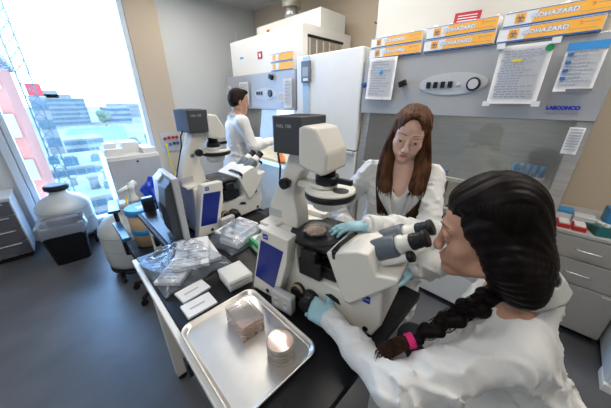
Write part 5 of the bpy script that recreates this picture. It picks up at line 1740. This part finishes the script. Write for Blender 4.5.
for (s1, e1, w1) in ((sR, eR, wR), (sL, eL, wL)):
    B.cap(nk + Vector((0, 0, -.04)), s1, .042, .042, .05)
    B.chain([(s1, .034), (e1, .030), (w1, .023)], .03)
add_caps(B, hand_caps(wL, (dish + Vector((.02, .0, 0)) - wL), (.10, .15, .98), 1, (.16, .20, .24, .30), spread=.16, thumb=(.55, .30, .15), sc=.88, shrink=.003))
add_caps(B, hand_caps(wR, (-.75, -.62, -.25), (.1, .1, .98), -1, (.22, .26, .3, .34), thumb=(.6, .25, .2), sc=.86, shrink=.003))
for sx in (-1, 1):
    hp = pv + rt * .085 * sx
    kx = hp + fw * .02 + Vector((0, 0, -.42)); an = kx - fw * .03; an.z = .09
    B.chain([(hp, .085), (kx, .055), (an, .038)], .03, 2)
    B.chain([(an + Vector((0, 0, -.05)), .036), (an + fw * .15 + Vector((0, 0, -.06)), .030)], .02, 3)
B.mesh('body', [M['skin'], M['lips'], M['jeans'], M['shoe']], .0085, fine=((1.0, .36, 1.40), (1.22, .60, 1.68), .0038), classify=lips_class(F2, 1), parent=PW)
face_parts(F2, PW, down=.55)
bb = MB()
bb.tube([nk + rt * (.055 * math.cos(a)) + fw * (.060 * math.sin(a) + .008) + Vector((0, 0, .0 - .040 * math.sin(a))) for a in [PI * q / 16 for q in range(17)]], .0012, M['aluminium'], 5)
wbuild(bb, 'necklace', PW)
K = SDF()
K.ell(ch + Vector((0, 0, -.01)), (.160, .118, .17), Rb, .05); K.ell(bl_, (.165, .125, .19), Rb, .06); K.ell(pv, (.19, .145, .17), Rb, .06)
K.cap(pv, pv + Vector((0, 0, -.38)), .17, .19, .08)
for (s1, e1, w1) in ((sR, eR, wR), (sL, eL, wL)):
    K.cap(nk + Vector((.01, 0, -.045)), s1, .045, .050, .04)
    K.chain([(s1, .053), (e1, .050), (e1.lerp(w1, .55), .047), (w1, .038)], .03)
K.cap(nk + Vector((0, 0, .08)), nk, .055, .058, .015, sub=True)
K.cap(nk + fw * .02, nk + fw * .145 + Vector((0, 0, -.20)), .060, .012, .012, sub=True)
K.mesh('lab_coat', [M['coat']], .0075, disp=folds(9, .010, 66), parent=PW, smooth=1)
SH = SDF()
SH.ell(ch + Vector((0, 0, -.01)), (.150, .104, .165), Rb, .05)
SH.cap(nk + Vector((0, 0, .08)), nk + fw * .01, .050, .052, .015, sub=True)
SH.cap(nk + fw * .03, nk + fw * .135 + Vector((0, 0, -.13)), .050, .018, .01, sub=True)
SH.mesh('shirt', [M['shirt']], .008, parent=PW)
# lapels
for sx in (-1, 1):
    a0 = nk + rt * sx * .062 - fw * .02 + Vector((0, 0, .012))
    a1 = nk + rt * sx * .062 + fw * .055 + Vector((0, 0, -.045))
    a2 = nk + rt * sx * .018 + fw * .132 + Vector((0, 0, -.235))
    c1 = nk + rt * sx * .115 + fw * .055 + Vector((0, 0, -.075)); c0 = nk + rt * sx * .090 - fw * .03 + Vector((0, 0, -.02)); c2 = nk + rt * sx * .030 + fw * .138 + Vector((0, 0, -.24))
    ia = catmull([a0, a1, a1.lerp(a2, .5) + fw * .015, a2], 12); oc = catmull([c0, c1, c1.lerp(c2, .45) + rt * sx * .012 + fw * .03, c2], 12)
    n_ = min(len(ia), len(oc)) - 1
    bb = MB()
    def lf(u, v, ia=ia, oc=oc, n_=n_):
        k = u * n_; i0 = min(int(k), n_ - 1); tt = k - i0
        p = ia[i0].lerp(ia[i0 + 1], tt); q = oc[i0].lerp(oc[i0 + 1], tt)
        return p.lerp(q, v) + fw * .010 * math.sin(PI * v)
    bb.sheet(lf, 24, 6, M['coat'], .003)
    wbuild(bb, 'lapel', PW)
for w1, e1 in ((wL, eL), (wR, eR)):
    d = (e1 - w1).normalized()
    bb = MB(); bb.lathe_dir(w1 - d * .018, d, [(.037, 0), (.0415, .002), (.0425, .022), (.0415, .044), (.037, .048)], M['coat'], 28); wbuild(bb, 'cuff', PW)
for q in range(4):
    bb = MB(); p = nk + fw * (.148 + .006 * q) + Vector((0, 0, -.26 - .075 * q)) - rt * .012
    bb.lathe_dir(p, fw, [(.007, -.012), (.007, .002), (.004, .003)], M['card'], 12); wbuild(bb, 'button', PW)
glove(PW, wL, eL, LcapsW)
glove(PW, wR, eR, RcapsW)
# hair
HW = SDF()
HW.ell(F2(0, -.016, .036), (.080, .099, .081), F2.rot(), .015)
HW.ell(F2(0, .008, .072), (.060, .078, .040), F2.rot(), .015)
HW.ell(F2(0, -.055, -.03), (.078, .070, .10), F2.rot(), .03)
guides = []
for sx in (-1, 1):
    g = [F2(sx * .016, .050, .098), F2(sx * .066, .030, .055), F2(sx * .076, .022, -.02)]
    g = [Vector(p) for p in g]
    p3 = g[2] + Vector((0, 0, -.10)) + rt * sx * .012 + fw * .01
    p4 = nk + rt * sx * .072 + fw * .088 + Vector((0, 0, -.105))
    p5 = nk + rt * (sx * .066 - .006) + fw * .115 + Vector((0, 0, -.200 + (0 if sx > 0 else -.02)))
    g += [p3, p4, p5]
    guides.append((sx, g))
    HW.chain([(g[0], .006), (g[1], .009), (g[2], .012), (p3, .021), (p4, .029), (p5, .016)], .012)
    HW.chain([(F2(sx * .050, -.03, -.02), .034), (p3 - fw * .03 - rt * sx * .01, .034), (p4 - fw * .015, .030)], .02)
HW.ell(F2(0, .095, -.030), (.054, .072, .098), F2.rot(), .006, sub=True)
HW.ell(F2(0, .095, .035), (.040, .040, .042), F2.rot(), .008, sub=True)
HW.ell(F2(0, .102, .062), (.034, .050, .038), F2.rot(), .012, sub=True)
def groove2(x, y, z):
    q = F2.inv(np.stack([x, y, z], 1))
    a = q[:, 0] * 420 + 40 * q[:, 1] + 3 * np.sin(z * 22)
    return .0013 * np.sin(a) + .001 * np.sin(a * 2.3 + 1)
HW.mesh('hair', [M['hair_brown']], .0045, disp=groove2, parent=PW, smooth=1)
bb = MB()
rs = random.Random(5)
for i in range(1100):
    sx = -1 if i % 2 else 1
    t = rs.random() ** 1.3
    cx_, rr_ = (0, -.016, .036), (.081, .101, .082)
    y0 = .060 - .15 * t
    o = rs.uniform(-.001, .003)
    g = guides[0][1] if sx < 0 else guides[1][1]
    p0 = on_head(F2, sx * .002, y0, .12, cx_, rr_, o - .003)
    p1 = on_head(F2, sx * .045, y0 * .85 + rs.uniform(-.008, .008), .095, cx_, rr_, o)
    p2 = Vector(on_head(F2, sx * .080, y0 * .55 + rs.uniform(-.008, .008), .02, cx_, rr_, o + .002))
    a = rs.uniform(0, 2 * PI); ro = rs.uniform(.85, 1.12)
    off = rt * math.cos(a) + fw * math.sin(a) * .85
    sh = -fw * (.055 * t)
    p3 = g[3] + off * .025 * ro + sh
    p4 = g[4] + off * .034 * ro + sh * .4
    p5 = g[5] + off * .024 * ro + Vector((0, 0, -.005 - .045 * rs.random())) + sh * .2
    bb.tube(catmull([p0, p1, p2, p3, p4, p5], 16), rs.uniform(.0012, .0023), M['hair_brown'], 4, r2=.0007)
wbuild(bb, 'hair_strands', PW)

# ------------------------------------------------------------------ man at the far cabinet
PM = thing('person', 'person with short dark hair and lab coat working at the far cabinet', 'person', (1.53, 2.62, 0))
F3 = Frame((1.545, 2.585, 1.665), (.93, -.30, -.22), sc=1.03)
fw = Vector((.95, -.30, 0)).normalized(); rt = fw.cross(Vector((0, 0, 1))).normalized()
nk = Vector((1.515, 2.60, 1.525)); ch = Vector((1.50, 2.61, 1.33)); bl_ = Vector((1.49, 2.62, 1.13)); pv = Vector((1.48, 2.62, .96))
sR = nk + rt * .19 + Vector((0, 0, -.06)); sL = nk - rt * .19 + Vector((0, 0, -.06))
eR = sR + fw * .08 + rt * .05 + Vector((0, 0, -.26)); wR = Vector((1.86, 2.46, 1.22))
eL = sL + fw * .10 - rt * .03 + Vector((0, 0, -.26)); wL = Vector((1.86, 2.70, 1.20))
Rb = Matrix((rt, fw, Vector((0, 0, 1)))).transposed()
B = SDF()
head_prims(B, F3)
B.chain([(F3(0, -.02, -.045), .055), (nk, .055), (ch, .10)], .03)
B.ell(ch, (.165, .11, .17), Rb, .05); B.ell(bl_, (.145, .105, .16), Rb, .06); B.ell(pv, (.16, .12, .13), Rb, .06, 2)
for (s1, e1, w1, sd) in ((sR, eR, wR, -1), (sL, eL, wL, 1)):
    B.cap(nk + Vector((0, 0, -.04)), s1, .05, .05, .05)
    B.chain([(s1, .052), (e1, .040), (w1, .027)], .03)
    add_caps(B, hand_caps(w1, (.96, -.1, -.2), (.0, .1, .98), sd, (.3, .35, .4, .45), sc=.95, shrink=.003))
for sx in (-1, 1):
    hp = pv + rt * .09 * sx
    kx = hp + fw * .02 + Vector((0, 0, -.44)); an = kx - fw * .03; an.z = .09
    B.chain([(hp, .09), (kx, .06), (an, .042)], .03, 2)
    B.chain([(an + Vector((0, 0, -.05)), .038), (an + fw * .17 + Vector((0, 0, -.06)), .032)], .02, 3)
B.mesh('body', [M['skin3'], M['lips'], M['jeans'], M['shoe']], .010, fine=((1.44, 2.45, 1.52), (1.68, 2.70, 1.80), .005), classify=lips_class(F3, 1), parent=PM)
face_parts(F3, PM, down=.4)
K = SDF()
K.ell(ch, (.195, .135, .20), Rb, .05); K.ell(bl_, (.18, .135, .2), Rb, .06); K.ell(pv, (.195, .15, .18), Rb, .06)
K.cap(pv, pv + Vector((0, 0, -.40)), .17, .20, .08)
for (s1, e1, w1) in ((sR, eR, wR), (sL, eL, wL)):
    K.cap(nk + Vector((0, 0, -.05)), s1, .058, .066, .05)
    K.chain([(s1, .070), (e1, .062), (w1, .046)], .04)
K.cap(nk + Vector((0, 0, .10)), nk + Vector((0, 0, .01)), .062, .062, .015, sub=True)
K.mesh('lab_coat', [M['coat']], .010, disp=folds(15, .011, 50), parent=PM, smooth=2)
collar(PM, nk + Vector((0, 0, -.02)), fw, .070, .068, .045)
for (w1, e1, sd) in ((wR, eR, -1), (wL, eL, 1)):
    glove(PM, w1, e1, hand_caps(w1, (.96, -.1, -.2), (.0, .1, .98), sd, (.3, .35, .4, .45), sc=.95), h=.004)
HM = SDF()
HM.ell(F3(0, -.026, .042), (.083, .100, .090), F3.rot(), .02)
HM.ell(F3(0, -.050, -.005), (.078, .072, .070), F3.rot(), .03)
HM.ell(F3(0, .035, .105), (.05, .045, .022), F3.rot(), .02)
HM.ell(F3(0, .100, -.035), (.075, .095, .100), F3.rot(), .008, sub=True)
HM.mesh('hair', [M['hair_short']], .006, disp=folds(21, .003, 160), parent=PM)
